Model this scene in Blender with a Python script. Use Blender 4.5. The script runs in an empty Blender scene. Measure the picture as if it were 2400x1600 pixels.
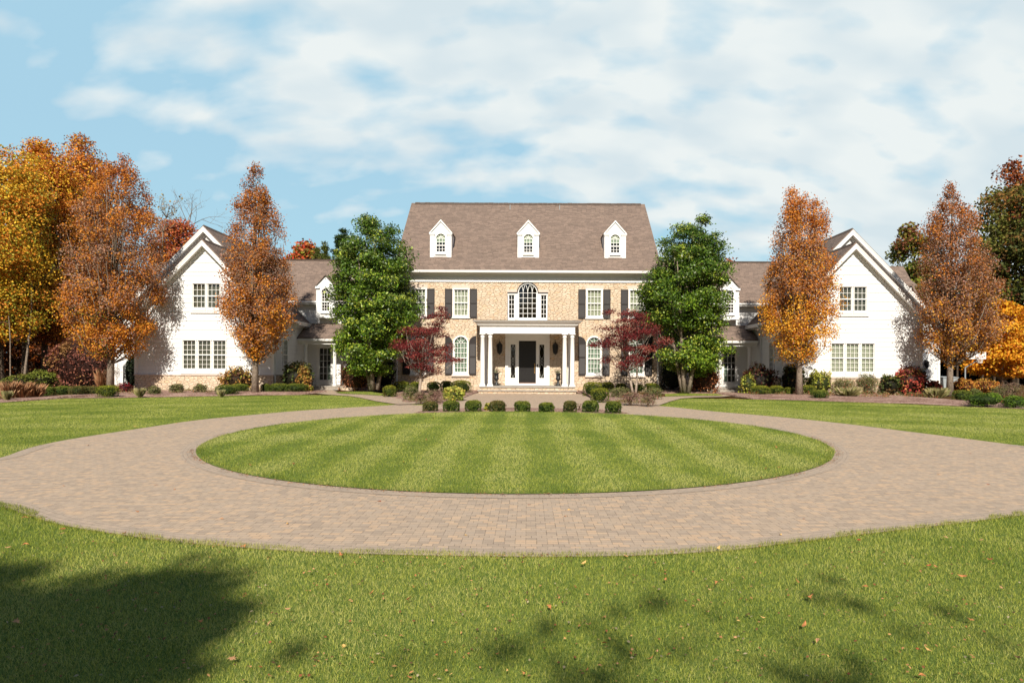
import bpy, bmesh, math, random
import numpy as np
from mathutils import Matrix, Vector
R = math.radians
random.seed(7)

# ------------------------------------------------------------------ camera, sky, sun, exposure
scn = bpy.context.scene
col = scn.collection
F, VX, VY, HC, ROLL = 1500.0, 1236.0, 862.0, 1.45, R(0.28)
cam_d = bpy.data.cameras.new("camera"); cam = bpy.data.objects.new("camera", cam_d); col.objects.link(cam)
cam_d.sensor_width = 36; cam_d.lens = F / 2400 * 36; cam_d.clip_end = 2000; cam_d.clip_start = 0.05
cam_d.shift_x = -(VX - 1200) / 2400; cam_d.shift_y = (VY - 800) / 2400
cam.matrix_world = Matrix.Translation((0, 0, HC)) @ Matrix.Rotation(R(90), 4, 'X') @ Matrix.Rotation(ROLL, 4, 'Z')
scn.camera = cam
SUN_EL, SUN_AZ = R(37), R(1.0)      # azimuth measured from -Y (behind the camera), positive to the left
scn.view_settings.view_transform = 'Standard'; scn.view_settings.look = 'None'
scn.view_settings.gamma = 1; scn.view_settings.exposure = 0.45
sd = bpy.data.lights.new("sun", 'SUN'); sun = bpy.data.objects.new("sun", sd); col.objects.link(sun)
sd.energy = 4.9; sd.angle = R(0.55); sd.color = (1.0, 0.92, 0.80)
sdir = Vector((-math.sin(SUN_AZ) * math.cos(SUN_EL), -math.cos(SUN_AZ) * math.cos(SUN_EL), math.sin(SUN_EL)))
sun.rotation_euler = sdir.to_track_quat('Z', 'Y').to_euler()
sun.location = (0, -20, 30)

class NT:
    """tiny helper to write node trees"""
    def __init__(s, tree): s.t = tree; s.n = tree.nodes; s.l = tree.links
    def new(s, typ, **kw):
        n = s.n.new(typ)
        for k, v in kw.items(): setattr(n, k, v)
        return n
    def put(s, sock, v):
        if isinstance(v, bpy.types.NodeSocket): s.l.new(v, sock)
        elif v is not None:
            if isinstance(v, (tuple, list)) and sock.type == 'RGBA' and len(v) == 3: v = (*v, 1)
            sock.default_value = v
    def math(s, op, a, b=None, c=None, clamp=False):
        n = s.new('ShaderNodeMath', operation=op, use_clamp=clamp)
        s.put(n.inputs[0], a); s.put(n.inputs[1], b)
        if c is not None: s.put(n.inputs[2], c)
        return n.outputs[0]
    def mix(s, f, a, b, mode='MIX'):
        n = s.new('ShaderNodeMix', data_type='RGBA', blend_type=mode)
        s.put(n.inputs[0], f); s.put(n.inputs[6], a); s.put(n.inputs[7], b)
        return n.outputs[2]
    def noise(s, vec, scale, detail=3, rough=0.5, dim='3D'):
        n = s.new('ShaderNodeTexNoise', noise_dimensions=dim)
        s.put(n.inputs['Vector'], vec); n.inputs['Scale'].default_value = scale
        n.inputs['Detail'].default_value = detail; n.inputs['Roughness'].default_value = rough
        return n.outputs[0]
    def ramp(s, f, stops, interp='LINEAR'):
        n = s.new('ShaderNodeValToRGB'); cr = n.color_ramp; cr.interpolation = interp
        while len(cr.elements) < len(stops): cr.elements.new(0.5)
        for e, (p, c) in zip(cr.elements, stops):
            e.position = p; e.color = (*c, 1) if isinstance(c, tuple) else (c, c, c, 1)
        s.put(n.inputs[0], f); return n.outputs[0]
    def comb(s, x, y, z=0.0):
        n = s.new('ShaderNodeCombineXYZ'); s.put(n.inputs[0], x); s.put(n.inputs[1], y); s.put(n.inputs[2], z); return n.outputs[0]
    def sep(s, v):
        n = s.new('ShaderNodeSeparateXYZ'); s.put(n.inputs[0], v); return n.outputs
    def maprange(s, v, a, b, c=0.0, d=1.0):
        n = s.new('ShaderNodeMapRange'); n.clamp = True
        for i, q in enumerate((v, a, b, c, d)): s.put(n.inputs[i], q)
        return n.outputs[0]

w = bpy.data.worlds.new("World"); scn.world = w; w.use_nodes = True
q = NT(w.node_tree); q.n.clear()
sky = q.new('ShaderNodeTexSky', sky_type='NISHITA'); sky.sun_disc = False
sky.sun_elevation = SUN_EL; sky.sun_rotation = R(180) + SUN_AZ
sky.altitude = 200; sky.air_density = 1.0; sky.dust_density = 0.6; sky.ozone_density = 1.6
dirv = q.new('ShaderNodeTexCoord').outputs['Generated']
dx, dy, dz = q.sep(dirv)
den = q.math('ADD', q.math('MAXIMUM', dz, 0.0), 0.55)
u_ = q.math('DIVIDE', dx, den); v_ = q.math('DIVIDE', dy, den)
warp = q.noise(q.comb(u_, v_, 1.3), 3.0, 3)
pv2 = q.comb(q.math('ADD', u_, q.math('MULTIPLY', warp, 0.10)), q.math('MULTIPLY', q.math('ADD', v_, q.math('MULTIPLY', warp, 0.05)), 1.75), 4.9)
n1 = q.noise(pv2, 1.3, 3, 0.5)
n2 = q.noise(pv2, 9.0, 4, 0.42)
cov = q.math('ADD', q.math('MULTIPLY', n1, 0.42), q.math('MULTIPLY', n2, 0.58))
# more cloud to the right and high up, clear low on the left
hz = q.math('DIVIDE', dx, q.math('MAXIMUM', dy, 0.2))
b1 = q.maprange(q.math('ADD', q.math('MULTIPLY', hz, 0.30), dz), 0.0, 0.36, -0.24, 0.115)
cov = q.math('ADD', cov, b1)
fac = q.math('MULTIPLY', q.maprange(cov, 0.44, 0.60), q.maprange(dz, 0.0, 0.14, 0.35, 0.93))
skyc = q.mix(0.9, sky.outputs[0], (6.3, 10.2, 12.6))
skyc = q.mix(q.maprange(dz, 0.0, 0.30, 0.8, 0.0), skyc, (6.6, 10.9, 12.4))
shade = q.noise(pv2, 7.0, 3, 0.4)
cloudc = q.ramp(shade, [(0.34, (10.2, 11.6, 12.2)), (0.60, (12.8, 13.4, 13.2))])
final = q.mix(fac, skyc, cloudc)
# sky overhead and behind the camera, darkened to lower the ambient light
deep = q.mix(0.5, sky.outputs[0], (1.1, 2.2, 4.2))
final = q.mix(q.math('MAXIMUM', q.maprange(dz, 0.50, 0.72), q.maprange(dy, 0.35, 0.0)), final, deep)
bg = q.new('ShaderNodeBackground'); q.put(bg.inputs[0], final); bg.inputs[1].default_value = 0.05
wo = q.new('ShaderNodeOutputWorld'); q.l.new(bg.outputs[0], wo.inputs[0])

# ------------------------------------------------------------------ placing helpers
def unroll(px, py):
    du, dv = px - VX, VY - py
    return du * math.cos(ROLL) - dv * math.sin(ROLL), du * math.sin(ROLL) + dv * math.cos(ROLL)
def G(px, py, z=0.0):            # the ground point at height z seen at a pixel of the 2400 px photograph
    u, v = unroll(px, py); Y = (z - HC) * F / v
    return (u * Y / F, Y)
def W(px, py, Y):                # the point at depth Y
    u, v = unroll(px, py)
    return (u * Y / F, Y, HC + v * Y / F)

# ------------------------------------------------------------------ materials
def new_mat(name):
    m = bpy.data.materials.new(name); m.use_nodes = True
    t = NT(m.node_tree); b = t.n['Principled BSDF']
    return m, t, b
def pos(t): return t.new('ShaderNodeNewGeometry').outputs['Position']
def setp(t, b, base=None, rough=None, spec=None, metal=None, bump=None, bs=0.3, bd=0.01):
    if base is not None: t.put(b.inputs['Base Color'], base)
    if rough is not None: t.put(b.inputs['Roughness'], rough)
    if spec is not None: t.put(b.inputs['Specular IOR Level'], spec)
    if metal is not None: t.put(b.inputs['Metallic'], metal)
    if bump is not None:
        n = t.new('ShaderNodeBump'); n.inputs['Strength'].default_value = bs; n.inputs['Distance'].default_value = bd
        t.put(n.inputs['Height'], bump); t.l.new(n.outputs[0], b.inputs['Normal'])
def simple(name, c, rough=0.5, var=0.08, scale=6, spec=0.5, metal=0.0):
    m, t, b = new_mat(name); n = t.noise(pos(t), scale, 4)
    lo = tuple(x * (1 - var) for x in c); hi = tuple(min(1, x * (1 + var)) for x in c)
    setp(t, b, t.ramp(n, [(0.3, lo), (0.7, hi)]), rough, spec, metal)
    return m
M = {}
M['trim'] = simple('white_trim_paint', (0.80, 0.79, 0.76), 0.45, 0.03, 3)
def mk_siding():
    m, t, b = new_mat('white_siding_paint'); p = pos(t)
    n = t.noise(p, 0.7, 5, 0.6); n2 = t.noise(p, 9, 3)
    c = t.ramp(n, [(0.3, (0.74, 0.74, 0.73)), (0.7, (0.80, 0.80, 0.79))])
    c = t.mix(0.06, c, t.ramp(n2, [(0.3, 0.4), (0.7, 0.9)]))
    setp(t, b, c, 0.55, 0.4); return m
M['siding'] = mk_siding()
def mk_stone():
    m, t, b = new_mat('rubble_stone'); x, y, z = t.sep(pos(t))
    h = t.math('ADD', x, y)
    wn = t.noise(t.comb(h, z, 0), 2.2, 2)
    v = t.comb(t.math('ADD', h, t.math('MULTIPLY', wn, 0.25)), t.math('ADD', t.math('MULTIPLY', z, 2.0), t.math('MULTIPLY', wn, 0.35)), 0)
    e = t.new('ShaderNodeTexVoronoi', voronoi_dimensions='2D', feature='DISTANCE_TO_EDGE'); t.put(e.inputs['Vector'], v)
    e.inputs['Scale'].default_value = 4.1; e.inputs['Randomness'].default_value = 0.9
    k = t.new('ShaderNodeTexVoronoi', voronoi_dimensions='2D', feature='F1'); t.put(k.inputs['Vector'], v)
    k.inputs['Scale'].default_value = 4.1; k.inputs['Randomness'].default_value = 0.9
    r, g, bl = t.sep(k.outputs['Color'])
    c = t.ramp(r, [(0.0, (0.55, 0.43, 0.31)), (0.25, (0.64, 0.52, 0.39)), (0.5, (0.58, 0.44, 0.31)), (0.72, (0.70, 0.59, 0.46)), (0.92, (0.62, 0.42, 0.25)), (1.0, (0.66, 0.55, 0.42))])
    fine = t.noise(pos(t), 14, 4, 0.6)
    c = t.mix(0.25, c, t.ramp(fine, [(0.3, (0.4, 0.28, 0.18)), (0.7, (0.78, 0.66, 0.5))]))
    mm = t.maprange(e.outputs['Distance'], 0.016, 0.060)
    c = t.mix(mm, (0.23, 0.16, 0.105), c)
    hh = t.math('ADD', mm, t.math('MULTIPLY', fine, 0.4))
    setp(t, b, c, 0.85, 0.2, bump=hh, bs=0.7, bd=0.03); return m
M['stone'] = mk_stone()
M['lintel'] = simple('cut_stone', (0.60, 0.50, 0.42), 0.8, 0.08, 8, 0.2)
M['slab'] = simple('bluestone_slab', (0.34, 0.31, 0.27), 0.75, 0.15, 5, 0.3)
def mk_shingle(name, axis):
    m, t, b = new_mat(name); x, y, z = t.sep(pos(t))
    rid = t.math('FLOOR', t.math('DIVIDE', z, 0.092)); jit = t.math('FRACT', t.math('MULTIPLY', t.math('SINE', t.math('MULTIPLY', rid, 12.9898)), 437.585))
    v = t.comb(t.math('ADD', x if axis == 'x' else y, t.math('MULTIPLY', jit, 0.31)), z, 0)
    br = t.new('ShaderNodeTexBrick'); t.put(br.inputs['Vector'], v)
    br.offset = 0.0; br.offset_frequency = 2; br.squash = 1
    br.inputs['Scale'].default_value = 1; br.inputs['Brick Width'].default_value = 0.31; br.inputs['Row Height'].default_value = 0.092
    br.inputs['Mortar Size'].default_value = 0.010; br.inputs['Mortar Smooth'].default_value = 0.4; br.inputs['Bias'].default_value = 0.0
    t.put(br.inputs['Color1'], (0.145, 0.098, 0.073)); t.put(br.inputs['Color2'], (0.29, 0.20, 0.15)); t.put(br.inputs['Mortar'], (0.06, 0.042, 0.034))
    n = t.noise(pos(t), 1.1, 5, 0.65); n2 = t.noise(pos(t), 60, 2)
    c = t.mix(0.32, br.outputs[0], t.ramp(n, [(0.3, (0.16, 0.112, 0.084)), (0.7, (0.255, 0.18, 0.138))]))
    c = t.mix(0.12, c, t.ramp(n2, [(0.35, 0.08), (0.65, 0.5)]))
    row_shade = t.maprange(t.math('FRACT', t.math('DIVIDE', z, 0.092)), 0.0, 0.35, 0.55, 0.0)
    c = t.mix(row_shade, c, (0.05, 0.036, 0.03))  # shade line along each shingle course painted into the colour
    setp(t, b, c, 0.92, 0.15, bump=br.outputs[1], bs=0.5, bd=-0.02); return m
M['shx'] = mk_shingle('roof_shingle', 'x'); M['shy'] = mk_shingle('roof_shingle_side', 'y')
M['ridge'] = simple('ridge_cap', (0.10, 0.075, 0.06), 0.9, 0.2, 5, 0.2)
M['shutter'] = simple('shutter_paint', (0.024, 0.019, 0.018), 0.5, 0.1, 5, 0.4)
M['door'] = simple('black_door_paint', (0.010, 0.009, 0.009), 0.35, 0.1, 5, 0.5)
M['black'] = simple('black_metal', (0.012, 0.013, 0.013), 0.45, 0.2, 20, 0.5)
M['brass'] = simple('brass', (0.55, 0.33, 0.13), 0.35, 0.1, 20, 0.5, 0.9)
M['lead'] = simple('window_lead', (0.45, 0.45, 0.42), 0.5, 0.1)
M['dark'] = simple('room_shade_dark', (0.022, 0.016, 0.012), 0.9, 0.5, 1.2, 0.1)  # near-black colour standing in for the shade of unlit rooms
M['brown'] = simple('threshold_wood', (0.25, 0.10, 0.05), 0.6, 0.1)
M['hoop'] = simple('hoop_red', (0.5, 0.08, 0.03), 0.5, 0.1)
M['bin'] = simple('grey_plastic', (0.30, 0.33, 0.34), 0.5, 0.1)
def mk_glass():
    m, t, b = new_mat('window_glass'); t.n.remove(b)
    out = t.n['Material Output']
    tr = t.new('ShaderNodeBsdfTransparent'); tr.inputs[0].default_value = (0.84, 0.87, 0.85, 1)
    gl = t.new('ShaderNodeBsdfGlossy'); gl.inputs['Roughness'].default_value = 0.03; gl.inputs[0].default_value = (1, 1, 1, 1)
    fr = t.new('ShaderNodeFresnel'); fr.inputs[0].default_value = 1.5
    bp = t.new('ShaderNodeBump'); bp.inputs['Strength'].default_value = 0.15; bp.inputs['Distance'].default_value = 0.02
    t.put(bp.inputs['Height'], t.noise(pos(t), 2.5, 2)); t.l.new(bp.outputs[0], gl.inputs['Normal'])
    mx = t.new('ShaderNodeMixShader'); t.put(mx.inputs[0], t.math('MULTIPLY', fr.outputs[0], 1.1)); t.l.new(tr.outputs[0], mx.inputs[1]); t.l.new(gl.outputs[0], mx.inputs[2])
    t.l.new(mx.outputs[0], out.inputs[0]); return m
M['glass'] = mk_glass()
def mk_curtain(name, green):
    m, t, b = new_mat(name); x, y, z = t.sep(pos(t))
    s1 = t.math('SINE', t.math('MULTIPLY', t.math('ADD', x, t.math('MULTIPLY', t.noise(pos(t), 0.8, 1), 0.6)), 42))  # fold light and shade painted as bands on a flat sheet
    f = t.maprange(s1, -1, 1)
    c = t.mix(f, (0.38, 0.37, 0.28) if not green else (0.20, 0.25, 0.19), (0.72, 0.69, 0.58) if not green else (0.46, 0.56, 0.46))
    setp(t, b, c, 0.9, 0.1); return m
M['curtain'] = mk_curtain('cream_curtain', False); M['curtain_g'] = mk_curtain('green_tinted_curtain', True)
def mk_blind(name, c0, c1, per):
    m, t, b = new_mat(name); x, y, z = t.sep(pos(t))
    f = t.math('FRACT', t.math('DIVIDE', z, per))
    f = t.maprange(f, 0.55, 0.7)
    setp(t, b, t.mix(f, c0, c1), 0.7, 0.3); return m
M['blind'] = mk_blind('slatted_blind', (0.20, 0.175, 0.12), (0.03, 0.026, 0.02), 0.085)
M['blind_pale'] = mk_blind('closed_pale_blind', (0.60, 0.57, 0.45), (0.44, 0.43, 0.34), 0.075)
M['shade_sheer'] = simple('sheer_shade', (0.50, 0.56, 0.44), 0.9, 0.05, 3, 0.1)

def mk_paver(name, uv):
    m, t, b = new_mat(name)
    p = t.new('ShaderNodeTexCoord').outputs['UV'] if uv else pos(t)
    wob = t.noise(p, 5.0, 2)
    x, y, z = t.sep(p)
    v = t.comb(t.math('ADD', x, t.math('MULTIPLY', wob, 0.010)), t.math('ADD', y, t.math('MULTIPLY', t.noise(p, 7.0, 2), 0.010)), 0)
    br = t.new('ShaderNodeTexBrick'); t.put(br.inputs['Vector'], v)
    br.offset = 0.5; br.offset_frequency = 4 if not uv else 2
    br.inputs['Scale'].default_value = 1; br.inputs['Brick Width'].default_value = 0.0895 if not uv else 0.115; br.inputs['Row Height'].default_value = 0.065 if not uv else 0.062
    br.inputs['Mortar Size'].default_value = 0.0023; br.inputs['Mortar Smooth'].default_value = 0.25; br.inputs['Bias'].default_value = -0.1
    t.put(br.inputs['Color1'], (0, 0, 0)); t.put(br.inputs['Color2'], (1, 1, 1)); t.put(br.inputs['Mortar'], (0.5, 0.5, 0.5))
    if uv: stops = [(0.0, (0.33, 0.27, 0.215)), (0.5, (0.40, 0.32, 0.25)), (1.0, (0.46, 0.35, 0.26))]
    else: stops = [(0.0, (0.33, 0.26, 0.20)), (0.3, (0.50, 0.375, 0.265)), (0.55, (0.42, 0.335, 0.26)), (0.8, (0.60, 0.405, 0.25)), (1.0, (0.62, 0.465, 0.315))]
    c = t.ramp(br.outputs[0], stops)
    big = t.noise(pos(t), 0.55, 5, 0.65); med = t.noise(pos(t), 5, 4, 0.6); fine = t.noise(pos(t), 90, 3, 0.6)
    c = t.mix(0.20, c, t.ramp(big, [(0.3, (0.33, 0.25, 0.18)), (0.7, (0.50, 0.375, 0.265))]))
    c = t.mix(0.16, c, t.ramp(med, [(0.3, (0.28, 0.225, 0.17)), (0.7, (0.56, 0.42, 0.30))]))
    c = t.mix(0.18, c, t.ramp(fine, [(0.3, (0.24, 0.19, 0.15)), (0.7, (0.58, 0.46, 0.35))]))
    # joints vary from tight and sandy to open and dark
    jn = t.maprange(t.noise(pos(t), 9, 3, 0.7), 0.42, 0.62)
    jc = t.mix(jn, (0.30, 0.24, 0.185), (0.035, 0.027, 0.02))
    c = t.mix(t.math('MULTIPLY', br.outputs[1], 0.9), c, jc)
    setp(t, b, c, 0.85, 0.25, bump=t.math('SUBTRACT', t.math('MULTIPLY', fine, 0.25), br.outputs[1]), bs=0.6, bd=0.004); return m
M['paver'] = mk_paver('concrete_pavers', False); M['paver_edge'] = mk_paver('paver_border', True)
def mk_ground(name, stops, scale, bump=0.6, bd=0.02):
    m, t, b = new_mat(name); p = pos(t)
    n = t.noise(p, scale, 6, 0.7); n2 = t.noise(p, scale * 0.08, 4, 0.6)
    c = t.ramp(t.math('ADD', t.math('MULTIPLY', n, 0.75), t.math('MULTIPLY', n2, 0.25)), stops)
    setp(t, b, c, 0.95, 0.1, bump=n, bs=bump, bd=bd); return m
M['mulch'] = mk_ground('brown_mulch', [(0.38, (0.08, 0.042, 0.03)), (0.5, (0.26, 0.155, 0.12)), (0.59, (0.52, 0.38, 0.31))], 13)
M['floor'] = mk_ground('forest_floor', [(0.35, (0.035, 0.022, 0.010)), (0.5, (0.10, 0.055, 0.018)), (0.65, (0.16, 0.085, 0.02))], 6)
def mk_lawn():
    m, t, b = new_mat('lawn_turf'); p = pos(t)
    n = t.noise(p, 55, 5, 0.75); n2 = t.noise(p, 1.3, 4, 0.6)
    c = t.ramp(n, [(0.32, (0.045, 0.075, 0.012)), (0.5, (0.13, 0.19, 0.035)), (0.66, (0.24, 0.30, 0.075))])
    c = t.mix(t.maprange(n2, 0.4, 0.65, 0.0, 0.4), c, (0.20, 0.24, 0.06))
    setp(t, b, c, 0.95, 0.1, bump=n, bs=0.8, bd=0.02); return m
M['lawn'] = mk_lawn()
def mk_leafmat(name, trans=0.3, rough=0.5, spec=0.35):
    m, t, b = new_mat(name)
    a = t.new('ShaderNodeAttribute'); a.attribute_name = 'tint'
    setp(t, b, a.outputs['Color'], rough, spec)
    tl = t.new('ShaderNodeBsdfTranslucent'); t.put(tl.inputs[0], a.outputs['Color'])
    mx = t.new('ShaderNodeMixShader'); mx.inputs[0].default_value = trans
    t.l.new(b.outputs[0], mx.inputs[1]); t.l.new(tl.outputs[0], mx.inputs[2]); t.l.new(mx.outputs[0], t.n['Material Output'].inputs[0])
    return m
M['leaf'] = mk_leafmat('tree_leaves', 0.26, 0.6, 0.2)
M['leaf_gloss'] = mk_leafmat('glossy_leaves', 0.2, 0.4, 0.35)
M['blade'] = mk_leafmat('grass_blades', 0.3, 0.55, 0.25)
def mk_bark(name, a, b_):
    m, t, b = new_mat(name); x, y, z = t.sep(pos(t))
    n = t.noise(t.comb(t.math('MULTIPLY', x, 3), t.math('MULTIPLY', y, 3), z), 9, 4, 0.7)
    setp(t, b, t.ramp(n, [(0.35, a), (0.65, b_)]), 0.9, 0.1, bump=n, bs=0.6, bd=0.02); return m
M['bark'] = mk_bark('grey_bark', (0.13, 0.095, 0.07), (0.33, 0.27, 0.21))
M['bark_pale'] = mk_bark('pale_bark', (0.22, 0.17, 0.13), (0.50, 0.42, 0.34))
M['bark_dark'] = mk_bark('dark_bark', (0.03, 0.022, 0.016), (0.12, 0.09, 0.065))
M['leaf_tan'] = simple('dry_tan_leaf', (0.52, 0.28, 0.14), 0.7, 0.25, 40, 0.2)
M['leaf_orange'] = simple('dry_orange_leaf', (0.46, 0.19, 0.07), 0.7, 0.25, 40, 0.2)
M['leaf_red'] = simple('dry_red_leaf', (0.33, 0.085, 0.035), 0.7, 0.25, 40, 0.2)
M['leaf_yellow'] = simple('dry_yellow_leaf', (0.62, 0.38, 0.13), 0.7, 0.2, 40, 0.2)

# ------------------------------------------------------------------ object helpers
def tag(o, label=None, cat=None, group=None, kind=None):
    if label: o['label'] = label
    if cat: o['category'] = cat
    if group: o['group'] = group
    if kind: o['kind'] = kind
    return o
def thing(name, loc, label, cat, group=None):
    o = bpy.data.objects.new(name, None); col.objects.link(o); o.location = loc; o.empty_display_size = 0.3
    return tag(o, label, cat, group)
def root_of(o):
    while o.parent: o = o.parent
    return o
class MB:
    def __init__(s): s.v = []; s.f = []; s.uv = None
    def poly(s, pts):
        i = len(s.v); s.v += [tuple(p) for p in pts]; s.f.append(tuple(range(i, i + len(pts)))); return s
    def box(s, x0, x1, y0, y1, z0, z1):
        i = len(s.v); s.v += [(x, y, z) for z in (z0, z1) for y in (y0, y1) for x in (x0, x1)]
        for f in ((0, 2, 3, 1), (4, 5, 7, 6), (0, 1, 5, 4), (2, 6, 7, 3), (0, 4, 6, 2), (1, 3, 7, 5)): s.f.append(tuple(i + k for k in f))
        return s
    def prism(s, pts, d):       # polygon of 3d points extruded by vector d
        n = len(pts); i = len(s.v); s.v += [tuple(p) for p in pts] + [tuple(p[k] + d[k] for k in range(3)) for p in pts]
        s.f.append(tuple(range(i, i + n))[::-1]); s.f.append(tuple(range(i + n, i + 2 * n)))
        for k in range(n): s.f.append((i + k, i + (k + 1) % n, i + n + (k + 1) % n, i + n + k))
        return s
    def tube(s, path, rad, seg=6, cap=True):
        path = [Vector(p) for p in path]; n = len(path)
        if not hasattr(rad, '__len__'): rad = [rad] * n
        i = len(s.v); up = Vector((0.31, 0.17, 0.93))
        for k, p in enumerate(path):
            d = (path[min(k + 1, n - 1)] - path[max(k - 1, 0)])
            if d.length < 1e-9: d = Vector((0, 0, 1))
            d.normalize(); a = d.cross(up)
            if a.length < 0.1: a = d.cross(Vector((1, 0, 0)))
            a.normalize(); b = d.cross(a)
            for j in range(seg):
                t = 2 * math.pi * j / seg; s.v.append(tuple(p + (a * math.cos(t) + b * math.sin(t)) * rad[k]))
        for k in range(n - 1):
            for j in range(seg):
                j2 = (j + 1) % seg; s.f.append((i + k * seg + j, i + k * seg + j2, i + (k + 1) * seg + j2, i + (k + 1) * seg + j))
        if cap:
            s.f.append(tuple(i + j for j in range(seg))); s.f.append(tuple(i + (n - 1) * seg + j for j in range(seg))[::-1])
        return s
    def lathe(s, prof, c, seg=20):
        i = len(s.v); n = len(prof)
        for r, z in prof:
            for j in range(seg):
                t = 2 * math.pi * j / seg; s.v.append((c[0] + r * math.cos(t), c[1] + r * math.sin(t), c[2] + z))
        for k in range(n - 1):
            for j in range(seg):
                j2 = (j + 1) % seg; s.f.append((i + k * seg + j, i + k * seg + j2, i + (k + 1) * seg + j2, i + (k + 1) * seg + j))
        s.f.append(tuple(i + j for j in range(seg))[::-1]); s.f.append(tuple(i + (n - 1) * seg + j for j in range(seg)))
        return s
    def build(s, name, mat, parent=None, smooth=False, label=None, bevel=0):
        me = bpy.data.meshes.new(name); off = Vector(root_of(parent).location) if parent else Vector((0, 0, 0))
        me.from_pydata([tuple(Vector(v) - off) for v in s.v], [], s.f); me.materials.append(mat)
        bm = bmesh.new(); bm.from_mesh(me)
        if name not in OPEN: bmesh.ops.recalc_face_normals(bm, faces=bm.faces)
        bm.to_mesh(me); bm.free()
        if smooth: me.polygons.foreach_set('use_smooth', [True] * len(me.polygons))
        o = bpy.data.objects.new(name, me); col.objects.link(o)
        if parent: o.parent = parent
        if label: o['label'] = label
        if bevel:
            b = o.modifiers.new('bevel', 'BEVEL'); b.width = bevel; b.segments = 2; b.limit_method = 'ANGLE'
        return o
OPEN = set()
def sheet(name, pts, z, mat, kind='structure', label=None):
    me = bpy.data.meshes.new(name); bm = bmesh.new()
    f = bm.faces.new([bm.verts.new((x, y, z)) for x, y in pts]); bm.normal_update()
    if f.normal.z < 0: f.normal_flip()
    bmesh.ops.triangulate(bm, faces=[f], ngon_method='EAR_CLIP')
    bm.to_mesh(me); bm.free(); me.materials.append(mat)
    o = bpy.data.objects.new(name, me); col.objects.link(o); tag(o, label, None, None, kind); return o
def inside(px, py, poly):
    px = np.asarray(px); py = np.asarray(py); r = np.zeros(px.shape, bool); n = len(poly)
    for i in range(n):
        x0, y0 = poly[i]; x1, y1 = poly[(i + 1) % n]
        if y0 == y1: continue
        c = ((y0 > py) != (y1 > py)) & (px < (x1 - x0) * (py - y0) / (y1 - y0) + x0); r ^= c
    return r

# ------------------------------------------------------------------ foliage helpers (numpy)
def hash_noise(p, s, seed=0):      # smooth value noise, p (N,3)
    q_ = p * s + seed * 17.13; i = np.floor(q_).astype(np.int64); f = q_ - i; f = f * f * (3 - 2 * f); out = np.zeros(len(p))
    for a in (0, 1):
        for b in (0, 1):
            for c in (0, 1):
                h = (i[:, 0] + a) * 73856093 ^ (i[:, 1] + b) * 19349663 ^ (i[:, 2] + c) * 83492791
                h = ((h ^ (h >> 13)) * 1274126177) & 0x7fffffff
                wgt = (f[:, 0] if a else 1 - f[:, 0]) * (f[:, 1] if b else 1 - f[:, 1]) * (f[:, 2] if c else 1 - f[:, 2])
                out += wgt * (h % 10007) / 10007.0
    return out
def leaf_arrays(P, rng, L, Wd, up=0.35, outc=None, fold=0.18):
    n = len(P); nr = rng.normal(size=(n, 3)); nr /= np.linalg.norm(nr, axis=1)[:, None]
    if outc is not None:
        o = P - outc; o /= (np.linalg.norm(o, axis=1)[:, None] + 1e-6); nr += o * 0.7
    nr[:, 2] += up; nr /= np.linalg.norm(nr, axis=1)[:, None]
    a = np.cross(nr, rng.normal(size=(n, 3))); a /= (np.linalg.norm(a, axis=1)[:, None] + 1e-9); b = np.cross(nr, a)
    l = L * rng.uniform(0.65, 1.3, n); w_ = Wd * rng.uniform(0.7, 1.25, n)
    V = np.empty((n, 4, 3)); V[:, 0] = P - a * (l / 2)[:, None]; V[:, 2] = P + a * (l / 2)[:, None]
    V[:, 1] = P + b * (w_ / 2)[:, None] + nr * (w_ * fold)[:, None]; V[:, 3] = P - b * (w_ / 2)[:, None] + nr * (w_ * fold)[:, None]
    return V
def quads_obj(name, V, C, mat, parent=None, extra=None):
    """V (N,k,3) polygons, C (N,3) colours; extra = (verts, faces, colour) solid pieces joined in"""
    n, k = V.shape[:2]; off = np.array(root_of(parent).location) if parent else np.zeros(3)
    verts = V.reshape(-1, 3); cols = np.repeat(C, k, axis=0); loops = np.arange(n * k); starts = np.arange(n) * k; tot = np.full(n, k)
    if extra is not None:
        ev, ef, ec = extra; ev = np.asarray(ev); base = len(verts); verts = np.vstack([verts, ev]); cols = np.vstack([cols, np.tile(np.array(ec), (len(ev), 1))])
        el = np.concatenate([np.array(f) + base for f in ef]); et = np.array([len(f) for f in ef]); es = len(loops) + np.concatenate([[0], np.cumsum(et)[:-1]])
        loops = np.concatenate([loops, el]); starts = np.concatenate([starts, es]); tot = np.concatenate([tot, et])
    me = bpy.data.meshes.new(name); me.vertices.add(len(verts)); me.vertices.foreach_set('co', (verts - off).astype(np.float32).ravel())
    me.loops.add(len(loops)); me.loops.foreach_set('vertex_index', loops.astype(np.int32))
    me.polygons.add(len(starts)); me.polygons.foreach_set('loop_start', starts.astype(np.int32)); me.polygons.foreach_set('loop_total', tot.astype(np.int32))
    me.update(calc_edges=True)
    at = me.attributes.new('tint', 'FLOAT_COLOR', 'POINT'); at.data.foreach_set('color', np.hstack([cols, np.ones((len(cols), 1))]).astype(np.float32).ravel())
    me.materials.append(mat); o = bpy.data.objects.new(name, me); col.objects.link(o)
    if parent: o.parent = parent
    return o
def palette(rng, n, pal, vary=0.25, w=None):
    pal = np.array(pal, float); idx = rng.choice(len(pal), n, p=w); return pal[idx] * (1 + rng.uniform(-vary, vary, (n, 1)))

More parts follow.
